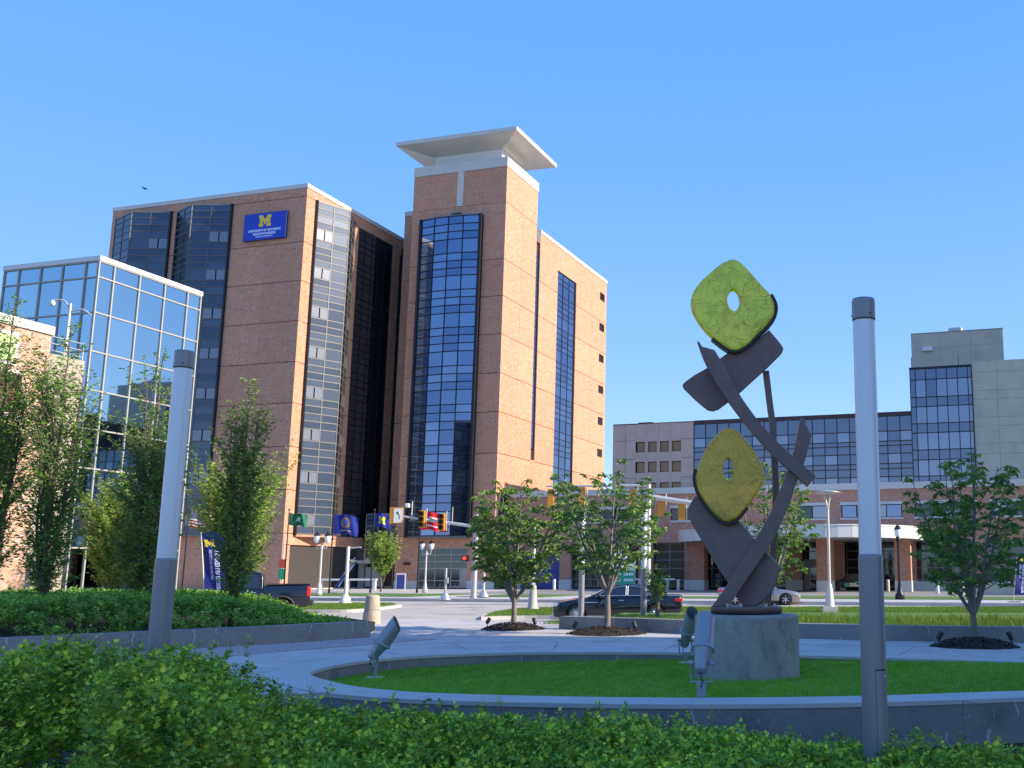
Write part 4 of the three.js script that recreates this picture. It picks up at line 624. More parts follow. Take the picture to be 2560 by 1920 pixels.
// front of every car points to -x; o holds the outline stations
function car(name, label, pos, turn, o) {
  const c = thing(name, label, o.category ?? 'car', pos, turn);
  const ring = ([x, yb, yt, hw]) => { const h = yt - yb; return [[0, yb], [hw * 0.8, yb], [hw * 0.95, yb + h * 0.1], [hw, yb + h * 0.38], [hw * 0.985, yb + h * 0.66], [hw * 0.95, yb + h * 0.86], [hw * 0.88, yt - 0.02], [hw * 0.72, yt], [0, yt + 0.025]].map(([z, y]) => [x, y, z]); };
  const half = o.body.map(ring), full = half.map((r) => [...r, ...r.slice(1, -1).reverse().map(([x, y, z]) => [x, y, -z])]), pos3 = [], idx = [], n = full[0].length;
  full.forEach((r) => r.forEach((p) => pos3.push(...p)));
  for (let i = 0; i + 1 < full.length; i++) for (let k = 0; k < n; k++) { const a = i * n + k, b2 = i * n + ((k + 1) % n), d = a + n, e = b2 + n; idx.push(a, d, b2, b2, d, e); }
  for (const [i, f] of [[0, 1], [full.length - 1, 0]]) { const cI = pos3.length / 3, r = full[i]; pos3.push(r[0][0], r.reduce((s, p) => s + p[1], 0) / n, 0); for (let k = 0; k < n; k++) { const a = i * n + k, b2 = i * n + ((k + 1) % n); f ? idx.push(cI, a, b2) : idx.push(cI, b2, a); } }
  let g = new THREE.BufferGeometry(); g.setAttribute('position', new THREE.Float32BufferAttribute(pos3, 3)); g.setIndex(idx); g.computeVertexNormals();
  let br = new Brush(g); br.updateMatrixWorld();
  for (const wx of o.wheels) { const k = new Brush(new THREE.CylinderGeometry(o.r * 1.14, o.r * 1.14, 3, 36).rotateX(Math.PI / 2)); k.position.set(wx, o.r, 0); k.updateMatrixWorld(); br = ev.evaluate(br, k, SUBTRACTION); }
  const bodyGeo = toCreasedNormals(br.geometry, 0.5); mesh('body', bodyGeo, o.paint, c);
  mesh('underbody', bx(o.body[1][0] + 0.15, o.body[o.body.length - 2][0] - 0.15, o.body[3][1] + 0.02, o.belt - 0.2, -o.hw * 0.62, o.hw * 0.62), M.trim, c);
  // cabin: outline extruded across, tapered towards the roof
  const y0 = o.belt - 0.06, roofY = Math.max(...o.cabin.map((p) => p[1])), k0 = o.hw * 0.93, k1 = o.hw * 0.74, wz = (y) => k0 + (k1 - k0) * Math.max(0, Math.min(1, (y - y0) / (roofY - y0)));
  const cab = new THREE.ExtrudeGeometry(polyShape(smooth2(o.cabin, 40, false)), { depth: 2, bevelEnabled: true, bevelSize: 0.05, bevelThickness: 0.06, bevelOffset: -0.05, bevelSegments: 3 }); cab.translate(0, 0, -1);
  { const p = cab.attributes.position; for (let i = 0; i < p.count; i++) p.setZ(i, (p.getZ(i) / 1.06) * wz(p.getY(i))); } cab.computeVertexNormals(); mesh('cabin', toCreasedNormals(cab, 0.6), o.paint, c);
  for (const sd of [-1, 1]) for (const w of o.windows) {
    const wg = new THREE.ExtrudeGeometry(polyShape(w), { depth: 0.012, bevelEnabled: false }); { const p = wg.attributes.position; for (let i = 0; i < p.count; i++) p.setZ(i, sd * (wz(p.getY(i)) + 0.003 + p.getZ(i))); } wg.computeVertexNormals(); mesh('window', wg, M.carGlass, c);
    if (o.chromeLine) { const t = w.map(([x, y]) => V(x, y, sd * (wz(y) + 0.014))); t.push(t[0]); const gs = []; for (let i = 0; i + 1 < t.length; i++) gs.push(rod(t[i], t[i + 1], 0.014, 0.014, 6)); mesh('window_trim', gs, M.chrome, c); }
  }
  for (const [nm, [xa, ya], [xb, yb]] of o.screens) { // windscreen and rear glass
    const nx = -(yb - ya), ny = xb - xa, l = Math.hypot(nx, ny), s = ny < 0 ? -1 : 1, ox = (nx / l) * s * 0.012, oy = (ny / l) * s * 0.012, za = wz(ya) * 0.93, zb = wz(yb) * 0.9, pg = new THREE.BufferGeometry();
    pg.setAttribute('position', new THREE.Float32BufferAttribute([xa + ox, ya + oy, -za, xa + ox, ya + oy, za, xb + ox, yb + oy, zb, xa + ox, ya + oy, -za, xb + ox, yb + oy, zb, xb + ox, yb + oy, -zb], 3)); pg.computeVertexNormals(); const mm = M.carGlass.clone(); mm.side = THREE.DoubleSide; mesh(nm, pg, mm, c);
  }
  for (const wx of o.wheels) for (const sd of [-1, 1]) wheel(c, wx, o.r, sd * (o.hw - 0.13), o.r, sd, o.spokes, o.rim ?? M.alloy);
  for (const sd of [-1, 1]) {
    mesh('headlight', rbox(...o.head[0], 0.03, o.head[1][0], o.head[1][1], sd * o.head[1][2]), M.headlamp, c); mesh('tail_light', rbox(...o.tail[0], 0.03, o.tail[1][0], o.tail[1][1], sd * o.tail[1][2]), M.tailRed, c);
    const mir = rbox(0.12, 0.13, 0.2, 0.045, o.mirror[0], o.mirror[1], sd * (o.hw + 0.08)); mesh('door_mirror', mir, o.paint, c);
    for (const hx of o.handles) mesh('door_handle', rbox(0.2, 0.028, 0.03, 0.012, hx, o.handleY, sd * (o.hw * 0.975)), M.chrome, c);
    for (const dx of o.doors) mesh('door_gap', bx(dx - 0.006, dx + 0.006, o.body[4][1] + 0.1, o.belt - 0.1, sd * o.hw * 0.955, sd * (o.hw * 1.0)), M.black, c);
    mesh('sill_trim', rbox(o.wheels[1] - o.wheels[0] - o.r * 2.5, 0.04, 0.03, 0.012, (o.wheels[0] + o.wheels[1]) / 2, o.body[4][1] + 0.06, sd * o.hw * 0.96), o.sill ?? M.trim, c);
  }
  return c;
}
const paint = (rgb, o = {}) => P(rgb, 0.32, { metalness: 0.4, clearcoat: 1, clearcoatRoughness: 0.03, ...o });
const sedanSpec = (p, o = {}) => ({ paint: p, hw: 0.94, belt: 1.0, r: 0.35, wheels: [-1.58, 1.46], spokes: 16, chromeLine: true, sill: M.chrome,
  body: [[-2.52, 0.36, 0.62, 0.66], [-2.46, 0.24, 0.72, 0.78], [-2.25, 0.2, 0.81, 0.87], [-1.7, 0.2, 0.9, 0.93], [-1.15, 0.2, 0.965, 0.94], [0, 0.2, 0.98, 0.94], [1.0, 0.2, 1.0, 0.94], [1.7, 0.2, 1.03, 0.93], [2.2, 0.22, 1.05, 0.89], [2.42, 0.28, 1.04, 0.84], [2.5, 0.4, 0.98, 0.78]],
  cabin: [[-1.2, 0.94], [-0.75, 1.16], [-0.25, 1.38], [0.15, 1.46], [0.55, 1.475], [0.95, 1.44], [1.4, 1.29], [1.75, 1.12], [2.0, 1.02]],
  windows: [[[-0.85, 1.03], [-0.3, 1.3], [0.15, 1.4], [0.33, 1.41], [0.33, 1.04]], [[0.4, 1.04], [0.4, 1.41], [0.75, 1.4], [1.02, 1.33], [1.2, 1.05]], [[1.27, 1.06], [1.1, 1.3], [1.5, 1.12]]],
  screens: [['windscreen', [-1.08, 1.03], [-0.2, 1.43]], ['rear_window', [1.05, 1.43], [1.88, 1.1]]],
  head: [[0.34, 0.13, 0.34], [-2.3, 0.68, 0.64]], tail: [[0.3, 0.13, 0.5], [2.36, 0.87, 0.62]], mirror: [-0.72, 1.06], handles: [0.15, 1.15], handleY: 0.86, doors: [-0.85, 0.37, 1.3], ...o });
{
  const s = car('sedan', 'black luxury sedan with bright multi-spoke wheels beyond the low wall', [-14.0, -0.2, -37.1], TURN, sedanSpec(paint([0.004, 0.006, 0.014])));
  mesh('front_bumper_trim', rbox(0.3, 0.05, 1.4, 0.02, -2.4, 0.32, 0), M.chrome, s); mesh('fender_vent', rbox(0.55, 0.03, 0.02, 0.008, -1.05, 0.78, 0.93), M.chrome, s);
  car('sedan', 'silver sedan driving right, mostly hidden behind the sculpture', [-13.5, -0.2, -59.9], TURN + Math.PI, sedanSpec(paint([0.32, 0.31, 0.30], { metalness: 0.75 }), { spokes: 6, chromeLine: false, sill: M.trim }));
  const t = car('pickup_truck', 'dark blue crew cab pickup truck behind the left shrubs', [-31.0, -0.2, -35.9], TURN + 0.36, { category: 'truck', paint: paint([0.006, 0.009, 0.022]), hw: 1.0, belt: 1.25, r: 0.41, wheels: [-1.95, 1.78], spokes: 6, chromeLine: false,
    body: [[-2.95, 0.6, 1.0, 0.86], [-2.88, 0.5, 1.1, 0.94], [-2.6, 0.45, 1.16, 0.98], [-1.9, 0.45, 1.2, 1.0], [-1.2, 0.45, 1.22, 1.0], [0, 0.45, 1.24, 1.0], [1.02, 0.45, 1.25, 1.0], [1.03, 0.45, 1.36, 1.0], [1.1, 0.45, 1.37, 1.0], [2.4, 0.45, 1.39, 1.0], [2.8, 0.47, 1.4, 0.99], [2.88, 0.55, 1.38, 0.96]],
    cabin: [[-1.45, 1.18], [-1.05, 1.5], [-0.7, 1.8], [-0.35, 1.93], [0.2, 1.965], [0.75, 1.94], [0.92, 1.86], [0.98, 1.55], [1.0, 1.2]],
    windows: [[[-1.1, 1.32], [-0.6, 1.74], [-0.3, 1.84], [-0.12, 1.85], [-0.12, 1.3]], [[-0.02, 1.3], [-0.02, 1.85], [0.6, 1.84], [0.78, 1.78], [0.83, 1.5], [0.83, 1.3]]],
    screens: [['windscreen', [-1.33, 1.29], [-0.6, 1.86]]], head: [[0.3, 0.24, 0.34], [-2.78, 0.96, 0.76]], tail: [[0.16, 0.42, 0.2], [2.81, 1.12, 0.9]], mirror: [-0.95, 1.36], handles: [-0.3, 0.62], handleY: 1.08, doors: [-1.1, -0.07, 0.95] });
  mesh('tonneau_cover', rbox(1.8, 0.03, 1.75, 0.012, 1.95, 1.43, 0), M.trim, t); mesh('rear_bumper', rbox(0.22, 0.2, 1.85, 0.05, 2.92, 0.62, 0), M.trim, t); for (const sd of [-1, 1]) mesh('wheel_arch', new THREE.TorusGeometry(0.5, 0.045, 6, 20, Math.PI).translate(1.78, 0.41, sd * 0.99), M.trim, t);
  const b = car('police_suv', 'dark security patrol car with green and white lettering under the canopy', [-12.8, 0.0, -98.2], TURN, { paint: paint([0.006, 0.008, 0.012]), hw: 0.98, belt: 1.1, r: 0.39, wheels: [-1.5, 1.42], spokes: 5, rim: M.black, chromeLine: false,
    body: [[-2.5, 0.5, 0.86, 0.8], [-2.42, 0.36, 0.98, 0.9], [-2.1, 0.32, 1.03, 0.96], [-1.5, 0.32, 1.07, 0.98], [-0.9, 0.32, 1.1, 0.98], [0, 0.32, 1.1, 0.98], [1.2, 0.32, 1.12, 0.98], [2.1, 0.34, 1.14, 0.95], [2.4, 0.4, 1.14, 0.9], [2.5, 0.5, 1.05, 0.85]],
    cabin: [[-1.25, 1.04], [-0.8, 1.36], [-0.35, 1.63], [0.1, 1.74], [0.8, 1.76], [1.6, 1.72], [2.05, 1.62], [2.25, 1.35], [2.38, 1.1]],
    windows: [[[-0.85, 1.16], [-0.35, 1.52], [0.1, 1.63], [0.25, 1.63], [0.25, 1.15]], [[0.34, 1.15], [0.34, 1.63], [1.1, 1.62], [1.25, 1.16]], [[1.34, 1.17], [1.2, 1.6], [1.85, 1.5], [2.0, 1.2]]],
    screens: [['windscreen', [-1.12, 1.14], [-0.3, 1.66]], ['rear_window', [2.07, 1.58], [2.32, 1.2]]], head: [[0.36, 0.14, 0.34], [-2.3, 0.88, 0.74]], tail: [[0.22, 0.26, 0.3], [2.38, 0.98, 0.78]], mirror: [-0.75, 1.2], handles: [0.0, 1.0], handleY: 0.98, doors: [-0.85, 0.3, 1.3] });
  const tx = print(512, 128, (x, w, h) => { x.fillStyle = '#05070b'; x.fillRect(0, 0, w, h); x.fillStyle = '#0f8a5a'; x.fillRect(0, 50, 90, 78); x.fillRect(250, 4, 150, 40); x.fillStyle = '#f4f6f8'; x.font = 'bold 46px sans-serif'; x.fillText('POLICE', 110, 74, 210); x.font = 'bold 50px sans-serif'; x.fillText('AUTHORITY', 110, 122, 330); });
  mesh('door_lettering', new THREE.PlaneGeometry(2.1, 0.5).translate(0.25, 0.72, 0.984), S(0xffffff, 0.4, { map: tx }), b);
}

// ---------------------------------------------------------------- flags, banners, lamps, signals, signs
function flagPole(x, z, h, label, draw, w, hgt, seed, group = 'flagpoles before the hospital') {
  const f = thing('flagpole', label, 'flagpole', [x, 0, z], TURN, group); mesh('pole', [lathe([[0, 0], [0.1, 0], [0.1, 0.3], [0.075, 0.35], [0.045, h], [0, h]], 14)], M.blackIron, f); mesh('finial', new THREE.SphereGeometry(0.1, 12, 10).translate(0, h + 0.08, 0), M.blackIron, f);
  const g = new THREE.PlaneGeometry(w, hgt, 28, 10), p = g.attributes.position; for (let i = 0; i < p.count; i++) { const u = (p.getX(i) + w / 2) / w, v = p.getY(i) / hgt; p.setX(i, 0.06 + u * w * 0.93); p.setZ(i, Math.sin(u * 8 + seed + v * 1.5) * 0.14 * u + 0.12 * Math.sin(u * 17 + v * 4) * u * 0.5); p.setY(i, h - 0.25 - hgt / 2 + p.getY(i) - 0.18 * u * u * hgt + 0.05 * Math.sin(u * 9 + seed)); } g.computeVertexNormals();
  const t = print(384, 256, draw); mesh('flag', g, S(0xffffff, 0.85, { map: t, side: THREE.DoubleSide }), f);
}
flagPole(-69.7, -73.6, 7.8, 'flagpole with a stars and stripes flag behind the left trees', (x, w, h) => { for (let i = 0; i < 13; i++) { x.fillStyle = i % 2 ? '#ffffff' : '#b3192e'; x.fillRect(0, (i * h) / 13, w, h / 13 + 1); } x.fillStyle = '#26306e'; x.fillRect(0, 0, w * 0.42, (h * 7) / 13); x.fillStyle = '#ffffff'; for (let r = 0; r < 9; r++) for (let c = 0; c < (r % 2 ? 5 : 6); c++) { x.beginPath(); x.arc(14 + c * 27 + (r % 2) * 13, 10 + r * 15, 4.5, 0, 7); x.fill(); } }, 2.6, 1.7, 1);
flagPole(-60.93, -76.16, 7.4, 'flagpole with a dark green flag bearing a white emblem', (x, w, h) => { x.fillStyle = '#1f6a48'; x.fillRect(0, 0, w, h); x.fillStyle = '#b9dccb'; x.beginPath(); x.moveTo(120, 180); x.lineTo(200, 60); x.lineTo(270, 110); x.lineTo(230, 130); x.lineTo(260, 190); x.lineTo(190, 150); x.fill(); }, 1.7, 1.1, 2);
flagPole(-57.0, -77.29, 7.3, 'flagpole with a large blue flag bearing a golden seal', (x, w, h) => { x.fillStyle = '#1c2f8c'; x.fillRect(0, 0, w, h); x.strokeStyle = '#c98a3a'; x.lineWidth = 12; for (let i = 0; i < 22; i++) { const a = (i / 22) * 6.283; x.beginPath(); x.moveTo(190 + Math.cos(a) * 46, 112 + Math.sin(a) * 46); x.lineTo(190 + Math.cos(a) * 76, 112 + Math.sin(a) * 76); x.stroke(); } x.fillStyle = '#4a64b4'; x.beginPath(); x.arc(190, 112, 42, 0, 7); x.fill(); x.fillStyle = '#c9a25a'; x.fillRect(100, 208, 180, 14); }, 2.35, 1.7, 3);
flagPole(-53.43, -78.31, 7.4, 'flagpole with a small blue flag bearing a yellow letter M', (x, w, h) => { x.fillStyle = '#232f8e'; x.fillRect(0, 0, w, h); blockM(x, 180, 128, 170, '#c8c83c'); }, 1.5, 1.2, 4);
flagPole(-49.39, -79.47, 7.5, 'flagpole with a red flag behind the traffic signals', (x, w, h) => { x.fillStyle = '#c4152b'; x.fillRect(0, 0, w, h); x.fillStyle = '#f3dfe2'; x.fillRect(120, 70, 120, 20); x.fillRect(100, 190, 200, 16); }, 2.6, 1.6, 5);

function featherBanner(pos, turn, h, w, lean, label, text) {
  const b = thing('feather_banner', label, 'banner', pos, turn, 'blue feather banners'), s = [];
  for (let i = 0; i <= 20; i++) { const t = i / 20; s.push([w * (0.42 + 0.12 * t) * 1, h * (0.05 + t * 0.78)]); } for (let i = 1; i <= 8; i++) { const a = (i / 8) * 1.45; s.push([w * (0.54 - 0.9 * (1 - Math.cos(a)) * 0.62), h * (0.83 + 0.17 * Math.sin(a))]); }
  s.push([-w * 0.46, h * 0.97]); for (let i = 0; i <= 12; i++) { const t = 1 - i / 12; s.push([-w * (0.46 - 0.02 * t) + w * 0.12 * Math.sin(t * 3.1) * 0.2, h * (0.05 + t * 0.9)]); }
  const g = new THREE.ExtrudeGeometry(polyShape(s), { depth: 0.012, bevelEnabled: false, curveSegments: 4 }); const p = g.attributes.position, uv = g.attributes.uv; for (let i = 0; i < p.count; i++) { uv.setXY(i, p.getX(i) / (w * 1.1) + 0.5, p.getY(i) / h); p.setX(i, p.getX(i) + lean * p.getY(i)); p.setZ(i, p.getZ(i) + 0.05 * Math.sin(p.getY(i) * 2.2)); } g.computeVertexNormals();
  const t = print(256, 1024, (x, ww, hh) => { x.fillStyle = '#12236e'; x.fillRect(0, 0, ww, hh); blockM(x, 96, 150, 104, '#e8cf3a'); x.save(); x.translate(120, 225); x.rotate(Math.PI / 2); x.fillStyle = '#f2f4ff'; x.font = 'bold 62px sans-serif'; x.fillText(text, 0, -22, 700); x.font = '38px serif'; x.fillText('MICHIGAN MEDICINE', 0, 30, 360); x.restore(); });
  mesh('banner_cloth', g, S(0xffffff, 0.75, { map: t, side: THREE.DoubleSide }), b); const y = (q) => [-w * 0.47 + lean * q, q, 0]; mesh('banner_pole', tube([[...y(-0.3)], y(h * 0.3), y(h * 0.7), y(h * 0.98)], 0.025), M.steelPale, b);
  mesh('banner_foot', [rod(V(-w * 0.47 - 0.4, -0.28, 0), V(-w * 0.47 + 0.4, -0.28, 0), 0.025), rod(V(-w * 0.47, -0.28, -0.4), V(-w * 0.47, -0.28, 0.4), 0.025)], M.blackIron, b);
}
featherBanner([-26.5, 0.15, -29.7], TURN, 3.05, 0.85, -0.14, 'large blue feather banner with university lettering behind the left shrubs', 'UNIVERSITY OF MICHIGAN HEALTH');
featherBanner([-55.3, 0.3, -75.9], TURN, 2.9, 0.5, 0.62, 'small blue feather banner leaning steeply before the hospital lobby', 'UNIVERSITY OF MICHIGAN');
featherBanner([1.85, 0.3, -62.9], TURN, 2.6, 0.75, 0.12, 'blue feather banner at the right edge of the picture', 'UNIVERSITY OF MICHIGAN');

function twinLantern(x, z, h, label) {
  const l = thing('twin_lantern', label, 'street lamp', [x, 0, z], TURN, 'twin lantern street lamps'); mesh('post', [lathe([[0, 0], [0.25, 0], [0.25, 0.3], [0.17, 0.5], [0.12, 0.9], [0.09, 1.1], [0.07, h - 1.3], [0, h - 1.3]], 16)], M.steelPale, l);
  mesh('crossarm', [tube([[-0.42, h - 1.0, 0], [-0.3, h - 1.45, 0], [0, h - 1.25, 0], [0.3, h - 1.45, 0], [0.42, h - 1.0, 0]], 0.04), cyl(0.1, 0.1, h - 1.5, h - 1.0)], M.steelPale, l);
  for (const k of [-0.42, 0.42]) { const g = mesh('lantern_globe', lathe([[0.08, 0], [0.16, 0.05], [0.24, 0.28], [0.26, 0.5], [0.22, 0.55], [0, 0.56]], 16).translate(k, h - 1.0, 0), M.lens, l); mesh('lantern_cap', lathe([[0.27, 0], [0.16, 0.16], [0.06, 0.24], [0.03, 0.42], [0, 0.46]], 16).translate(k, h - 0.45, 0), M.blackIron, g); }
}
twinLantern(-49.5, -65.9, 5.05, 'twin lantern lamp post left of the white pole near the pickup'); twinLantern(-48.8, -79.8, 4.85, 'twin lantern lamp post before the tower ground floor window');
{ const l = thing('lantern_post', 'black single lantern lamp post right of the foreground light column', 'street lamp', [-5.58, 0, -67.1], TURN); mesh('post', lathe([[0, 0], [0.32, 0], [0.3, 0.35], [0.17, 0.5], [0.13, 0.9], [0.1, 1.0], [0.075, 3.7], [0.13, 3.85], [0.16, 4.1], [0, 4.1]], 16), M.blackIron, l); const g = mesh('lantern_globe', lathe([[0.1, 0], [0.2, 0.1], [0.24, 0.5], [0, 0.52]], 16).translate(0, 4.1, 0), M.lens, l); mesh('lantern_cap', lathe([[0.26, 0], [0.15, 0.2], [0.05, 0.3], [0.03, 0.48], [0, 0.5]], 16).translate(0, 4.6, 0), M.blackIron, g); }
{ const l = thing('disc_lamp', 'slim silver lamp post with a flat disc head on the median', 'street lamp', [-6.76, -0.05, -44.33], TURN); mesh('footing', bx(-0.33, 0.33, 0, 0.3, -0.33, 0.33), M.kerb, l); mesh('base_cone', lathe([[0.24, 0.3], [0.21, 0.4], [0.15, 1.0], [0.09, 1.25], [0.06, 1.3]], 20), M.steelPale, l); mesh('post', lathe([[0.07, 1.2], [0.06, 4.6], [0, 4.6]], 16), M.steelPale, l); mesh('fork', [rod(V(0, 4.55, 0), V(-0.13, 5.3, 0), 0.05, 0.035), rod(V(0, 4.55, 0), V(0.13, 5.3, 0), 0.05, 0.035)], M.steelPale, l); mesh('lamp_disc', lathe([[0, 5.28], [0.3, 5.29], [0.58, 5.33], [0.6, 5.36], [0.3, 5.42], [0, 5.45]], 32), M.steelPale, l); }
{ const l = thing('signal_post', 'white pole with a pedestrian signal on the grass corner', 'signal', [-35.84, -0.05, -50.14], TURN); mesh('base_cone', lathe([[0, 0], [0.36, 0], [0.34, 0.08], [0.26, 0.35], [0.12, 0.55], [0, 0.55]], 16), M.white, l); mesh('post', cyl(0.1, 0.095, 0.5, 3.3), M.white, l); mesh('bracket', [rod(V(0, 3.2, 0), V(0.75, 3.25, 0), 0.05), rod(V(0.1, 2.5, 0), V(0.75, 2.45, 0), 0.05)], M.steelPale, l); mesh('signal_box', rbox(0.45, 0.7, 0.35, 0.04, 0.75, 2.85, -0.1), M.black, l); }
{ const l = thing('light_pole_base', 'tall lamp pole on a tapered concrete base behind the sunlit tree', 'street lamp', [-21.15, -0.05, -44.26], TURN); mesh('footing', [lathe([[0, 0], [0.32, 0], [0.31, 0.1], [0.24, 0.12], [0.17, 1.0], [0.14, 1.3], [0, 1.3]], 8)], M.kerb, l); mesh('post', [lathe([[0.09, 1.25], [0.07, 4.0], [0, 4.0]], 14)], M.steelPale, l); }
{ const l = thing('push_button_post', 'short post with a crossing push button left of the signal mast', 'post', [-33.95, -0.05, -57.98], TURN); mesh('footing', lathe([[0, 0], [0.42, 0], [0.38, 0.12], [0.16, 0.5], [0.08, 0.55]], 8), M.galv, l); mesh('post', cyl(0.075, 0.075, 0.5, 2.1), M.galv, l); mesh('button_box', rbox(0.2, 0.4, 0.2, 0.03, 0.1, 1.3, 0.1), M.galv, l); }
{ const l = thing('signal_post', 'slim post with a yellow signal head right of the signal mast', 'signal', [-34.2, 0, -63.6], TURN); mesh('footing', lathe([[0, 0], [0.42, 0], [0.38, 0.12], [0.16, 0.5], [0.08, 0.55]], 8), M.galv, l); mesh('post', cyl(0.085, 0.08, 0.5, 4.0), M.steelPale, l); mesh('signal_housing', rbox(0.36, 0.85, 0.3, 0.04, 0.35, 3.75, 0), M.signalYellow, l); }
function signalHead(parent, x, y, z, face, lit) {       // three lamps; face +1 shows the visors to the viewer
  const h = mesh('signal_housing', rbox(0.42, 1.2, 0.3, 0.05, x, y, z), M.signalYellow, parent);
  for (let k = 0; k < 3; k++) { const g = new THREE.CylinderGeometry(0.17, 0.17, 0.28, 16, 1, true).rotateX(Math.PI / 2).translate(x + face[0] * 0.05, y + 0.38 - k * 0.38, z + face[1] * 0.27); const v = mesh('visor', g, M.blackSided, h); mesh('signal_lens', new THREE.CircleGeometry(0.15, 16).rotateY(face[1] < 0 ? Math.PI : 0).translate(x, y + 0.38 - k * 0.38, z + face[1] * 0.16), lit === k ? M.litRed : M.trim, h); void v; }
  mesh('hanger', rod(V(x + 0.3, y - 0.6, z), V(x + 0.3, y + 0.75, z), 0.035), M.steelPale, parent);
}
M.blackSided = S([0.012, 0.012, 0.014], 0.5, { side: THREE.DoubleSide }); M.litRed = S([0.6, 0.02, 0.015], 0.4, { emissive: new THREE.Color(1, 0.04, 0.02), emissiveIntensity: 0.9 });
{
  const m = thing('signal_mast', 'galvanised traffic signal mast with a long arm reaching left across the tower', 'traffic signal', [-34.2, 0, -62.2], TURN);
  mesh('mast', [lathe([[0, 0], [0.3, 0], [0.3, 0.05], [0.2, 0.07], [0.18, 5.7], [0.19, 5.71], [0.19, 5.78], [0, 5.8]], 20)], M.galv, m); mesh('arm', [rod(V(-0.1, 4.95, 0), V(-5.9, 5.75, 0), 0.125, 0.07, 14), rod(V(0, 4.75, 0), V(0, 5.15, 0), 0.22, 0.22, 14)], M.steelPale, m);
  signalHead(m, -2.35, 5.25, 0.2, [-0.3, 1]); signalHead(m, -3.75, 5.45, 0.2, [-0.3, 1]);
  const t = print(128, 192, (x, w, h) => { x.fillStyle = '#f4f4ee'; x.fillRect(0, 0, w, h); x.strokeStyle = '#111'; x.lineWidth = 14; x.beginPath(); x.moveTo(80, 150); x.quadraticCurveTo(86, 80, 52, 66); x.stroke(); x.fillStyle = '#111'; x.beginPath(); x.moveTo(30, 62); x.lineTo(64, 40); x.lineTo(64, 88); x.fill(); });
  const sb = mesh('turn_sign', rbox(0.95, 1.15, 0.08, 0.02, -5.55, 5.7, 0.25), M.signalYellow, m); mesh('turn_sign_face', new THREE.PlaneGeometry(0.62, 1.0).translate(-5.42, 5.7, 0.3), S(0xffffff, 0.5, { map: t }), sb);
  mesh('camera_mount', [rod(V(-4.55, 5.4, 0), V(-4.55, 6.7, 0), 0.04), rod(V(-1.7, 5.1, 0), V(-1.7, 6.3, 0), 0.03)], M.steelPale, m); mesh('detector_camera', rbox(0.3, 0.3, 0.4, 0.08, -4.85, 6.4, 0.1), M.white, m);
  mesh('walk_signal', rbox(0.5, 0.42, 0.3, 0.04, -0.62, 2.75, 0.1), M.black, m); mesh('walk_lens', new THREE.CircleGeometry(0.13, 14).translate(-0.68, 2.75, 0.255), M.litRed, m);
}
{
  const m = thing('signal_mast', 'traffic signal mast with orange heads rising behind the tree before the sedan', 'traffic signal', [-19.6, 0, -56.8], TURN);
  mesh('mast', [lathe([[0, -0.2], [0.28, -0.2], [0.28, -0.1], [0.17, -0.08], [0.13, 7.1], [0, 7.12]], 18)], M.steelPale, m); mesh('arm', [rod(V(0.1, 6.3, 0), V(4.2, 5.7, 0), 0.17, 0.13, 14), rod(V(-0.1, 7.0, 0), V(-6.3, 6.95, 0), 0.09, 0.06, 14), rod(V(0, 5.9, 0), V(0, 6.6, 0), 0.19, 0.19, 14)], M.steelPale, m);
  signalHead(m, 0.75, 5.75, -0.25, [0, -1]); signalHead(m, 2.0, 5.5, -0.25, [0, -1]); signalHead(m, -1.0, 6.2, -0.25, [0, -1]); signalHead(m, -4.1, 6.35, -0.25, [0, -1]); signalHead(m, -6.0, 6.2, -0.25, [0, -1]);
}
{ const s = thing('information_sign', 'white and green hospital information sign behind the tree before the sedan', 'sign', [-34.4, 0, -92], TURN);
  const t = print(256, 384, (x, w, h) => { x.fillStyle = '#f2f5f2'; x.fillRect(0, 0, w, h); x.strokeStyle = '#169c6e'; x.lineWidth = 20; x.beginPath(); x.arc(190, 60, 60, -0.6, 2.2); x.stroke(); x.fillStyle = '#19a87c'; x.fillRect(0, 190, w, 150); x.fillStyle = '#d84a3c'; x.fillRect(0, 340, w, 44); x.fillStyle = '#e8f6f0'; for (let r = 0; r < 2; r++) for (let k = 0; k < 9; k++) if (k !== 4) x.fillRect(14 + k * 26, 214 + r * 62, 18, 30); });
  mesh('sign_body', rbox(2.5, 3.6, 0.4, 0.04, 0, 2.0, 0), M.white, s); mesh('sign_print', new THREE.PlaneGeometry(2.4, 3.5).translate(0, 2.0, 0.205), S(0xffffff, 0.45, { map: t }), s); mesh('sign_plinth', bx(-1.35, 1.35, 0, 0.25, -0.3, 0.3), M.kerb, s); }
{ const s = thing('pole_banner_sign', 'slim post with small green and red signs left of the lobby', 'sign', [-61.5, 0, -76.5], TURN); mesh('post', cyl(0.07, 0.07, 0, 5.2), M.steelPale, s); mesh('sign_panel', bx(-0.3, 0.3, 2.2, 3.0, 0.08, 0.11), S([0.6, 0.1, 0.08], 0.5), s); mesh('sign_panel', bx(-0.3, 0.3, 1.2, 2.15, 0.08, 0.11), S([0.03, 0.35, 0.22], 0.5), s); }
for (const [x, z, l] of [[-52.6, -81.8, 'small dark sign board beside the round sapling'], [-37.3, -74, 'small tilted sign board on the verge by the sunlit tree']]) { const s = thing('sign_board', l, 'sign', [x, 0, z], TURN); mesh('board', bx(-0.45, 0.45, 0.15, 1.75, -0.04, 0.04), M.white, s); mesh('board_print', bx(-0.36, 0.36, 0.3, 1.6, 0.041, 0.05), M.doorBlue, s); }
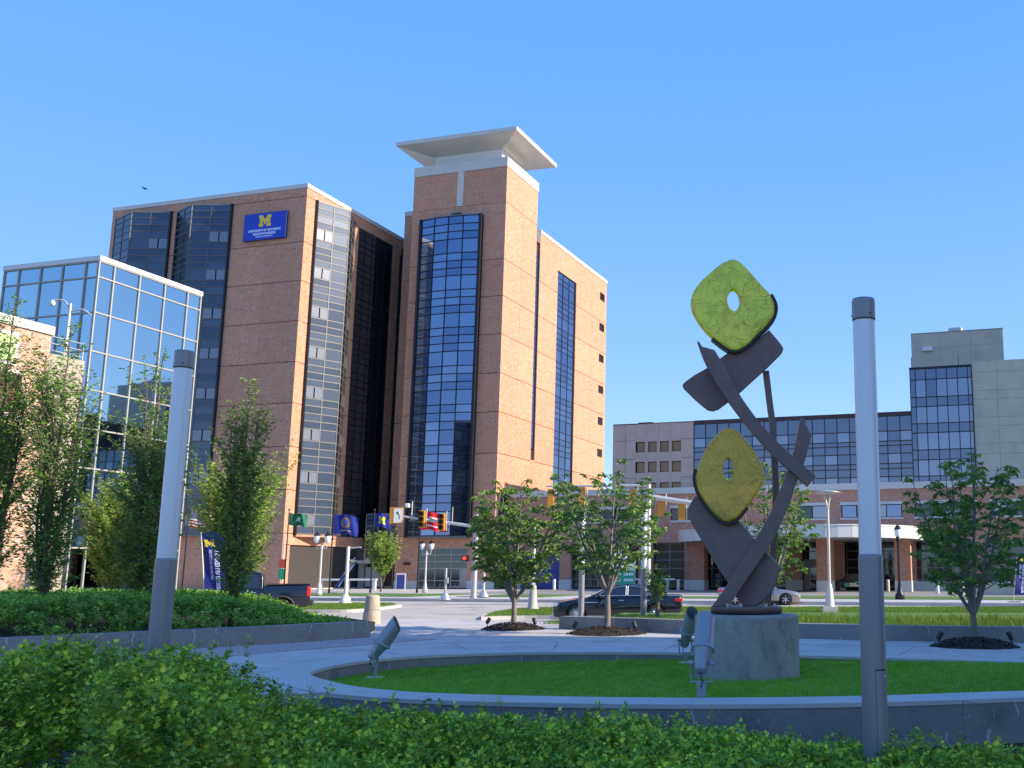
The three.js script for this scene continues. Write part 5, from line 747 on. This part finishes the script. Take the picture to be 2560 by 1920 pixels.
{ const b = thing('stone_bollard', 'tapered tan stone bollard at the end of the planter wall', 'bollard', [-17.6, -0.2, -25.94], TURN); mesh('shaft', lathe([[0, 0], [0.32, 0], [0.25, 0.78], [0.24, 0.8], [0, 0.8]], 8), M.tan, b); mesh('cap', lathe([[0.22, 0.805], [0.245, 0.82], [0.205, 1.18], [0.18, 1.24], [0, 1.26]], 8), M.tan, b); }
{ const r = thing('bench', 'pale bench with slab seat before the lobby glazing', 'bench', [-64.5, 0, -90.5], TURN); mesh('seat', bx(-3, 3, 1.0, 1.2, -0.3, 0.3), M.whitePanel, r); for (const x of [-2.8, 0, 2.8]) mesh('leg', bx(x - 0.15, x + 0.15, 0, 1.0, -0.2, 0.2), M.whitePanel, r); }
{ const r = thing('guard_rail', 'pale blue guard rail before the shop window left of the sculpture', 'railing', [-33.7, 0, -97.5], 0); mesh('rail', bx(-3, 3, 1.05, 1.25, -0.1, 0.1), M.whitePanel, r); for (const x of [-2.2, 0.1, 2.2]) mesh('leg', cyl(0.13, 0.13, 0, 1.05, x, 0), M.whitePanel, r); }
{ const b = thing('bird', 'small dark bird gliding in the sky above the left wing', 'bird', [-50.9, 26.1, -47.8], 0.2); mesh('bird_body', (() => { const g = lathe([[0, -0.16], [0.035, -0.1], [0.05, 0], [0.03, 0.1], [0, 0.15]], 10).rotateZ(-Math.PI / 2); const t = new Tris(); for (const s of [-1, 1]) { t.tri(V(0.06, 0.01, 0), V(-0.06, 0.01, 0), V(-0.05, 0.05, s * 0.32), [0, 0, 0]); t.tri(V(0.06, 0.01, 0), V(-0.05, 0.05, s * 0.32), V(0.0, 0.05, s * 0.3), [0, 0, 0]); } return mergeGeometries([norm(g), norm(t.build())]); })(), new THREE.MeshStandardMaterial({ color: 0x0a0a0c, roughness: 0.8, side: THREE.DoubleSide }), b); }

// ---------------------------------------------------------------- trees
const shade = (p, k) => p.map((c) => c * k);
function leafBlade(t, at, dir, L, W, col, roll, fold = 0.25) {
  const d = dir.clone().normalize(), s = V().crossVectors(d, V(Math.sin(roll), Math.cos(roll) + 0.3, Math.cos(roll * 1.7))).normalize(), u = V().crossVectors(s, d).multiplyScalar(fold * W), tip = at.clone().addScaledVector(d, L), m = at.clone().addScaledVector(d, L * 0.45), a = m.clone().addScaledVector(s, W / 2).add(u), b = m.clone().addScaledVector(s, -W / 2).add(u);
  t.tri(at, a, tip, col); t.tri(at, tip, b, col);
}
function branchRods(list, pts, r0, r1, seg = 6) { for (let i = 0; i + 1 < pts.length; i++) { const a = r0 + ((r1 - r0) * i) / (pts.length - 1), b = r0 + ((r1 - r0) * (i + 1)) / (pts.length - 1); list.push(rod(pts[i], pts[i + 1], a, b, seg)); } }
function vaseTree(pos, seed, label, o) {                // several stems from a low fork, leaf rosettes that droop
  const T = thing('multi_stem_tree', label, 'tree', pos, 0, o.group), q = rng(seed), wood = [], leaves = new Tris(), H = o.h, F = o.fork, R = o.r;
  branchRods(wood, [V(0, -0.1, 0), V(0.01, F * 0.5, 0), V(0, F, 0)], o.trunk, o.trunk * 0.72, 10);
  const env = (y) => { const t = (y - o.low) / (H - o.low); return t < 0 ? 0 : R * Math.pow(Math.sin(Math.PI * Math.min(1, 0.12 + t * 0.86)), 0.65); };
  const rosette = (p, big) => { const n = 6 + Math.floor(q() * 5), base = o.cols[Math.floor(q() * o.cols.length)], k = 0.75 + q() * 0.5; for (let i = 0; i < n; i++) { const a = q() * 6.283, dr = V(Math.cos(a), -0.15 - q() * 0.75, Math.sin(a)); leafBlade(leaves, p.clone().add(V((q() - 0.5) * 0.05, (q() - 0.5) * 0.05, (q() - 0.5) * 0.05)), dr, o.leaf * (0.7 + q() * 0.6) * big, o.leaf * 0.42 * big, shade(base, k * (0.85 + q() * 0.3)), q() * 6); } };
  const stems = o.stems;
  for (let s = 0; s < stems; s++) {
    const a = (s / stems) * 6.283 + q() * 0.8, sp = (s === 0 ? 0.12 : 0.5 + q() * 0.5) * R, top = H * (s === 0 ? 0.98 : 0.72 + q() * 0.22), pts = [];
    for (let i = 0; i <= 7; i++) { const t = i / 7; pts.push(V(Math.cos(a) * sp * Math.pow(t, 0.8) + (q() - 0.5) * 0.06 * t, F + (top - F) * t, Math.sin(a) * sp * Math.pow(t, 0.8) + (q() - 0.5) * 0.06 * t)); }
    branchRods(wood, pts, o.trunk * 0.55, 0.006, 7);
    for (let b = 0; b < o.side; b++) {
      const t = 0.14 + 0.86 * ((b + q()) / o.side), f = t * 7, i = Math.min(6, Math.floor(f)), p = pts[i].clone().lerp(pts[i + 1], f - i), ang = a + (q() - 0.5) * (s === 0 ? 6.2 : 3.4), e = env(p.y + 0.25), have = Math.hypot(p.x, p.z), len = Math.max(0.25, (e - have) * (0.6 + q() * 0.5));
      const end = p.clone().add(V(Math.cos(ang) * len, len * (0.25 + q() * 0.45), Math.sin(ang) * len)), mid = p.clone().lerp(end, 0.5).add(V((q() - 0.5) * 0.08, 0.05, (q() - 0.5) * 0.08));
      if (p.y < o.low && len < 0.4) continue; branchRods(wood, [p, mid, end], 0.014, 0.004, 5);
      const nr = Math.ceil(len * o.dens); for (let k = 0; k < nr; k++) { const u = 0.25 + 0.75 * q(), c = (u < 0.5 ? p.clone().lerp(mid, u * 2) : mid.clone().lerp(end, u * 2 - 1)).add(V((q() - 0.5) * 0.3, (q() - 0.5) * 0.2, (q() - 0.5) * 0.3)); rosette(c, 1); } rosette(end, 1.15);
    }
  }
  mesh('trunk', wood, M.barkGrey, T); mesh('crown', leaves.build(), LEAF, T); return T;
}
const G1 = [[0.196, 0.322, 0.04], [0.149, 0.27, 0.037], [0.241, 0.368, 0.052], [0.115, 0.218, 0.034]], G2 = [[0.137, 0.273, 0.046], [0.177, 0.325, 0.052], [0.109, 0.227, 0.044], [0.218, 0.364, 0.058]];
vaseTree([-12.25, 0.3, -24.5], 11, 'sunlit multi-stem tree at the far edge of the plaza', { h: 4.0, fork: 0.6, r: 1.3, low: 0.95, trunk: 0.085, stems: 10, side: 16, dens: 8, leaf: 0.135, cols: G1, group: 'plaza trees' });
vaseTree([-9.1, 0.3, -23.3], 15, 'multi-stem tree in front of the black sedan', { h: 4.2, fork: 0.85, r: 1.5, low: 1.1, trunk: 0.085, stems: 9, side: 15, dens: 6, leaf: 0.135, cols: G2, group: 'plaza trees' });
vaseTree([-0.3, 0.3, -21.4], 21, 'shaded multi-stem tree at the right beside the light column', { h: 4.05, fork: 0.5, r: 1.3, low: 0.9, trunk: 0.08, stems: 9, side: 15, dens: 6.5, leaf: 0.125, cols: G2, group: 'plaza trees' });
vaseTree([-6.9, 0.1, -31.6], 27, 'multi-stem tree standing behind the sculpture', { h: 5.4, fork: 0.7, r: 1.75, low: 1.0, trunk: 0.1, stems: 8, side: 14, dens: 5, leaf: 0.15, cols: G2, group: 'plaza trees' });

function columnTree(name, pos, seed, label, o) {        // narrow upright tree
  const T = thing(name, label, 'tree', pos, 0, o.group), q = rng(seed), wood = [], leaves = new Tris(), H = o.h;
  const env = (t) => o.r * Math.pow(Math.sin(Math.PI * Math.min(1, 0.1 + 0.9 * t)), o.pow ?? 0.55) * (t > 0.75 ? 1 - (t - 0.75) * (o.tip ?? 2.2) : 1);
  for (let s = 0; s < o.stems; s++) {
    const a = (s / o.stems) * 6.283 + q(), sp = s === 0 ? 0.05 : o.r * (0.35 + q() * 0.35), top = H * (s === 0 ? 1 : 0.6 + q() * 0.34), f0 = 0.25 + q() * 0.5, pts = [];
    for (let i = 0; i <= 9; i++) { const t = i / 9; pts.push(V(Math.cos(a) * sp * Math.pow(t, 0.7) + (q() - 0.5) * 0.05, f0 + (top - f0) * t, Math.sin(a) * sp * Math.pow(t, 0.7) + (q() - 0.5) * 0.05)); }
    if (s === 0) pts.unshift(V(0, -0.2, 0)); branchRods(wood, pts, s === 0 ? o.trunk : o.trunk * 0.6, 0.008, 7);
    for (let b = 0; b < o.side; b++) {
      const t = o.start + (1 - o.start) * ((b + q()) / o.side), f = t * (pts.length - 1), i = Math.min(pts.length - 2, Math.floor(f)), p = pts[i].clone().lerp(pts[i + 1], f - i), ang = q() * 6.283, e = Math.max(0.12, env(p.y / H)), len = Math.max(0.18, e * (0.5 + q() * 0.75)), end = p.clone().add(V(Math.cos(ang) * len * 0.8, len * (0.55 + q() * 0.8), Math.sin(ang) * len * 0.8));
      branchRods(wood, [p, end], 0.011, 0.003, 4); const n = Math.ceil(o.dens * len + 3), base = o.cols[Math.floor(q() * o.cols.length)], kk = 0.7 + q() * 0.6;
      for (let k = 0; k < n; k++) { const u = 0.15 + 0.9 * q(), c = p.clone().lerp(end, u).add(V((q() - 0.5) * 0.1, (q() - 0.5) * 0.1, (q() - 0.5) * 0.1)), la = q() * 6.283; leafBlade(leaves, c, V(Math.cos(la), (q() - 0.45) * 1.1, Math.sin(la)), o.leaf * (0.7 + q() * 0.6), o.leaf * 0.45, shade(base, kk * (0.85 + q() * 0.3)), q() * 6); }
    }
  }
  mesh('trunk', wood, M.bark, T); mesh('crown', leaves.build(), LEAF, T);
}
const colO = { stems: 8, side: 62, dens: 24, leaf: 0.105, start: 0.06, pow: 0.32, tip: 1.5, trunk: 0.07, cols: [[0.161, 0.319, 0.044], [0.126, 0.267, 0.042], [0.211, 0.377, 0.049]], group: 'columnar trees in the left bed' };
columnTree('columnar_tree', [-21.35, 0.35, -18.3], 31, 'columnar tree left of the glass hall corner', { ...colO, h: 7.3, r: 0.8 });
columnTree('columnar_tree', [-22.75, 0.35, -17.9], 32, 'tall columnar tree cut by the left edge of the picture', { ...colO, h: 8.0, r: 0.85 });
columnTree('columnar_tree', [-19.2, 0.35, -19.0], 33, 'columnar tree right behind the left light column', { ...colO, h: 6.6, r: 0.75 });
columnTree('columnar_tree', [-17.6, 0.35, -20.2], 34, 'columnar tree standing right of the big feather banner', { ...colO, h: 6.1, r: 0.58, cols: [[0.18, 0.31, 0.04], [0.14, 0.26, 0.036], [0.23, 0.36, 0.045]] });
const sunO = { stems: 7, side: 90, dens: 20, leaf: 0.17, start: 0.06, trunk: 0.1, pow: 0.5, tip: 1.6, cols: [[0.241, 0.368, 0.041], [0.196, 0.316, 0.039], [0.287, 0.414, 0.057]], group: 'sunlit street trees on the left' };
columnTree('street_tree', [-36.4, -0.05, -41.6], 41, 'bright sunlit street tree behind the feather banner and pickup', { ...sunO, h: 7.7, r: 2.1 });
columnTree('street_tree', [-43.4, -0.05, -41.2], 42, 'bright sunlit street tree between the columnar trees', { ...sunO, h: 6.9, r: 1.8 });
columnTree('sapling', [-54.85, 0, -82.1], 44, 'small rounded sapling between the flagpoles', { ...sunO, stems: 6, side: 60, dens: 12, leaf: 0.26, h: 5.5, r: 1.45, start: 0.28, group: undefined });
columnTree('sapling', [-10.2, 0.25, -30.5], 45, 'leafy sucker shoot left of the sculpture base', { ...colO, stems: 3, side: 18, h: 1.5, r: 0.4, leaf: 0.12, group: undefined });

// ---------------------------------------------------------------- shrubs and grass
function lobedLeaf(t, at, dir, size, col, roll) {
  const d = dir.clone().normalize(), s = V().crossVectors(d, V(Math.sin(roll) * 0.6, 1, Math.cos(roll) * 0.6)).normalize(), n = V().crossVectors(s, d), P2 = (x, y, z) => at.clone().addScaledVector(d, x * size).addScaledVector(s, y * size).addScaledVector(n, z * size);
  const c = P2(0.45, 0, -0.06), o = [P2(0, 0, 0), P2(0.3, 0.42, 0.08), P2(0.5, 0.2, 0), P2(0.78, 0.38, 0.08), P2(0.75, 0.13, 0), P2(1.05, 0, 0.02), P2(0.75, -0.13, 0), P2(0.78, -0.38, 0.08), P2(0.5, -0.2, 0), P2(0.3, -0.42, 0.08)];
  for (let i = 0; i < o.length; i++) t.tri(c, o[i], o[(i + 1) % o.length], col);
}
function sprig(seed, n, size, cols) {
  const q = rng(seed), t = new Tris(), bend = V((q() - 0.5) * 0.3, 0, (q() - 0.5) * 0.3), at = (u) => V(bend.x * u * u, u, bend.z * u * u);
  for (let i = 0; i < 3; i++) { const a = at(i / 3), b = at((i + 1) / 3), w = 0.014; t.tri(a.clone().add(V(w, 0, 0)), a.clone().add(V(-w, 0, 0)), b, [0.05, 0.045, 0.02]); t.tri(a.clone().add(V(0, 0, w)), a.clone().add(V(0, 0, -w)), b, [0.05, 0.045, 0.02]); }
  for (let i = 0; i < n; i++) { const u = 0.15 + 0.85 * (i / (n - 1)), a = i * 2.4 + q() * 0.7, p = at(u), young = u > 0.8 ? 1.35 : 1, c = shade(cols[Math.floor(q() * cols.length)], (0.8 + q() * 0.4) * young); lobedLeaf(t, p.add(V(Math.cos(a) * 0.05, 0, Math.sin(a) * 0.05)), V(Math.cos(a), 0.15 + q() * 0.5 + (u > 0.9 ? 0.6 : 0), Math.sin(a)), size * (0.75 + q() * 0.5) * (u > 0.85 ? 0.75 : 1), c, q() * 6); }
  return t.build();
}
const toneN = fbm(950), toneR = rng(951), tone = new THREE.Color();
function scatter(name, label, geos, mat, spots) {        // one uncountable mass
  const g = new THREE.Group(); g.name = numbered(name); scene.add(g); g.userData = { label, category: name === 'grass_blades' ? 'grass' : 'shrubs', kind: 'stuff' };
  geos.forEach((geo, k) => { const mine = spots.filter((_, i) => i % geos.length === k), m = new THREE.InstancedMesh(geo, mat, mine.length), mt = new THREE.Matrix4(), qq = new THREE.Quaternion(), e = new THREE.Euler(); mine.forEach(([x, y, z, ry, tx, tz, s], i) => { e.set(tx, ry, tz, 'XYZ'); qq.setFromEuler(e); mt.compose(V(x, y, z), qq, V(s, s, s)); m.setMatrixAt(i, mt); const n1 = toneN(x * 0.05, z * 0.05), n2 = toneR(), k = 1.0 + 0.7 * (n1 - 0.4) + 0.35 * n2; m.setColorAt(i, tone.setRGB(k * (0.9 + 0.3 * n2), k, k * 0.95)); }); m.name = name === 'grass_blades' ? 'grass_tufts' : 'shrub_sprigs'; m.userData.kind = 'stuff'; finish(m); g.add(m); });
  return g;
}
const toWorld = (l, d) => [l * Math.cos(TURN) - d * Math.sin(TURN), -l * Math.sin(TURN) - d * Math.cos(TURN)];
const hump = fbm(901), lerpT = (tab, a) => { if (a <= tab[0][0]) return tab[0][1]; for (let i = 0; i + 1 < tab.length; i++) if (a <= tab[i + 1][0]) { const t = (a - tab[i][0]) / (tab[i + 1][0] - tab[i][0]); return tab[i][1] + (tab[i + 1][1] - tab[i][1]) * t; } return tab[tab.length - 1][1]; };
{ // foreground bed
  const q = rng(500), spots = [], cols = [[0.25, 0.38, 0.035], [0.19, 0.33, 0.035], [0.31, 0.44, 0.045], [0.14, 0.27, 0.035]], geos = [1, 2, 3, 4, 5, 6, 7].map((k) => sprig(600 + k, [11, 9, 13, 10, 7, 12, 8][k - 1], [0.36, 0.4, 0.3, 0.36, 0.42, 0.33, 0.38][k - 1], k === 5 ? cols.map((c) => [c[0] * 1.25, c[1] * 1.05, c[2]]) : k === 6 ? cols.map((c) => shade(c, 0.62)) : k === 7 ? cols.map((c) => [c[0] * 0.8, c[1] * 0.9, c[2] * 1.5]) : cols));
  const top = (a) => lerpT([[-0.8, 0.8], [-0.63, 0.95], [-0.55, 0.86], [-0.478, 0.78], [-0.452, 0.66], [-0.42, 0.47], [-0.337, 0.4], [-0.19, 0.32], [0, 0.26], [0.1, 0.19], [0.17, 0.16], [0.255, 0.22], [0.34, 0.19]], a), back = (a) => lerpT([[-0.8, 10.2], [-0.3, 10.3], [-0.2, 10.1], [0, 9.9], [0.15, 9.5], [0.4, 9.0]], a);
  for (let i = 0; i < 16000; i++) {
    const a = -0.82 + q() * 1.27, d0 = a < -0.6 ? 7.6 : 5.6, d = d0 + (back(a) - d0) * q(), l = a * d, [x, z] = toWorld(l, d), n = hump(x * 0.11, z * 0.11) * 1.1 + hump(x * 0.35 + 0.3, z * 0.35) * 0.5 - 0.8, edge = Math.min(1, (back(a) - d) / 0.5 + 0.45) * Math.min(1, (d - d0) / 0.7 + 0.25), T = (top(a) + 0.3) * edge * (1 + 0.6 * n) - 0.3, depth = Math.pow(q(), 2.2) * 0.62, s = 0.095 + q() * 0.075, shoot = q() < 0.05 ? 0.05 + q() * 0.14 : 0;
    const y = T - depth * (T + 0.3) - s * 0.9 + shoot; spots.push([x, Math.max(-0.3, y), z, q() * 6.283, (q() - 0.5) * 1.0, (q() - 0.5) * 1.0, s]);
  }
  scatter('shrub_bed', 'green lobed-leaf shrubs filling the bed in the foreground', geos, SHRUB, spots);
}
{ // left bed behind the planter wall
  const q = rng(510), spots = [], cols = [[0.14, 0.29, 0.045], [0.17, 0.33, 0.05], [0.10, 0.23, 0.045]], geos = [1, 2, 3].map((k) => sprig(640 + k, 10, 0.36, cols));
  for (let i = 0; i < 13000; i++) {
    const d = 17 + q() * 11, l = -19 + q() * 12.5, [x, z] = toWorld(l, d); const front = lerpT([[-25, -19.8], [-20.4, -14.35], [-18, -14.85], [-16.6, -15.4], [-14.6, -16.1], [-12, -17.0], [-6.5, -19.4]], z); if (x > front - 0.05 || z < -26.5) continue;
    const px = l / d, h = lerpT([[-0.75, 0.72], [-0.55, 0.78], [-0.46, 0.68], [-0.425, 0.52], [-0.4, 0.32], [-0.38, 0.12], [-0.36, 0.02]], px), into = Math.min(1, (front - x) / 1.3 + 0.35), n = hump(x * 0.09, z * 0.09) + 0.5 * hump(x * 0.3, z * 0.3) - 0.75, s = 0.13 + q() * 0.13;
    const T = 0.42 + h * into * (1 + 0.5 * n), y = T - Math.pow(q(), 2) * 0.5 * h - s * 0.8; spots.push([x, Math.max(0.4, y), z, q() * 6.283, (q() - 0.5) * 0.9, (q() - 0.5) * 0.9, s]);
  }
  scatter('shrub_bed', 'dense green shrubs in the raised bed behind the left planter wall', geos, SHRUB, spots);
}
function tuft(seed, n, h, w, spread, cols) { const q = rng(seed), t = new Tris(); for (let i = 0; i < n; i++) { const a = q() * 6.283, r = Math.sqrt(q()) * spread, b = V(Math.cos(a) * r, 0, Math.sin(a) * r), la = q() * 6.283, lean = 0.15 + q() * 0.5, H = h * (0.6 + q() * 0.6), m = b.clone().add(V(Math.cos(la) * lean * H * 0.35, H * 0.6, Math.sin(la) * lean * H * 0.35)), e = b.clone().add(V(Math.cos(la) * lean * H, H, Math.sin(la) * lean * H)), s = V(-Math.sin(la), 0, Math.cos(la)).multiplyScalar(w / 2), c = shade(cols[Math.floor(q() * cols.length)], 0.8 + q() * 0.4); t.tri(b.clone().add(s), b.clone().sub(s), m, c); t.tri(b.clone().add(s), m, m.clone().addScaledVector(s, 0.8), c); t.tri(m.clone().sub(s.clone().multiplyScalar(0.4)), m.clone().addScaledVector(s, 0.4), e, c); } return t.build(); }
const inside = (poly, x, z) => { let c = false; for (let i = 0, j = poly.length - 1; i < poly.length; j = i++) { const [a, b] = poly[i], [d, e] = poly[j]; if (b > z !== e > z && x < ((d - a) * (z - b)) / (e - b) + a) c = !c; } return c; };
{ // mown lawn inside the ring
  const q = rng(520), spots = [], inn = offset(ringIn, -out * 0.04, true), cols = [[0.17, 0.36, 0.035], [0.145, 0.32, 0.035], [0.22, 0.40, 0.04]];
  while (spots.length < 13000) { const x = -10.3 + q() * 13.2, z = -18.1 + q() * 7.2; if (!inside(inn, x, z) || Math.hypot(x + 3.6, z + 15.1) < 0.82) continue; spots.push([x, lawnY(x) - 0.004, z, q() * 6.283, 0, 0, 0.75 + q() * 0.5]); }
  scatter('grass_blades', 'short mown grass on the oval lawn round the sculpture', [1, 2, 3].map((k) => tuft(700 + k, 12, 0.05, 0.006, 0.06, cols)), BLADE, spots);
}
{ // long grass behind the back wall, and the verges in the street
  const q = rng(530), spots = [], cols = [[0.10, 0.19, 0.03], [0.14, 0.23, 0.045], [0.075, 0.15, 0.025]];
  while (spots.length < 9000) { const x = -12 + q() * 22, z = -22.9 - q() * 9; const w = lerpT([[-11.1, -25.4], [-9.2, -24.95], [-7.4, -24.3], [-4.1, -23.25], [-1.3, -23.05], [4, -23.3], [10, -24.4]], x); if (z > w || q() < (w - z) / 11) continue; const near = x < -8.5 ? 0.45 : 1; spots.push([x, 0.29, z, q() * 6.283, 0, 0, (0.6 + q() * 0.7) * near]); }
  scatter('grass_blades', 'long tufted grass behind the curved back wall', [1, 2, 3].map((k) => tuft(720 + k, 10, 0.2, 0.014, 0.09, cols)), BLADE, spots);
  const v = [], med = offset(medianPts, 0.32, true), isl = offset(islandPts, 0.34, true);
  while (v.length < 16000) { const x = -36 + q() * 50, z = -36 - q() * 19; if (!(inside(med, x, z) || (x > -36 && inside(isl, x, z)))) continue; v.push([x, -0.032, z, q() * 6.283, 0, 0, 0.7 + q() * 0.6]); }
  scatter('grass_blades', 'sunlit mown grass on the median and the street corner', [1, 2].map((k) => tuft(740 + k, 14, 0.07, 0.012, 0.12, cols)), BLADE, v);
}
{ const k = thing('kerb_block', 'bare concrete kerb corner at the lower left edge of the picture', 'kerb', [0, 0, 0]); const pts = [[-5.3, 6.2], [-3.9, 6.2], [-4.3, 7.45], [-5.9, 7.45]].map(([l, d]) => toWorld(l, d)); mesh('kerb_stone', slab(pts, -0.32, 0.16), M.capConcrete, k); }
renderer.render(scene, camera);
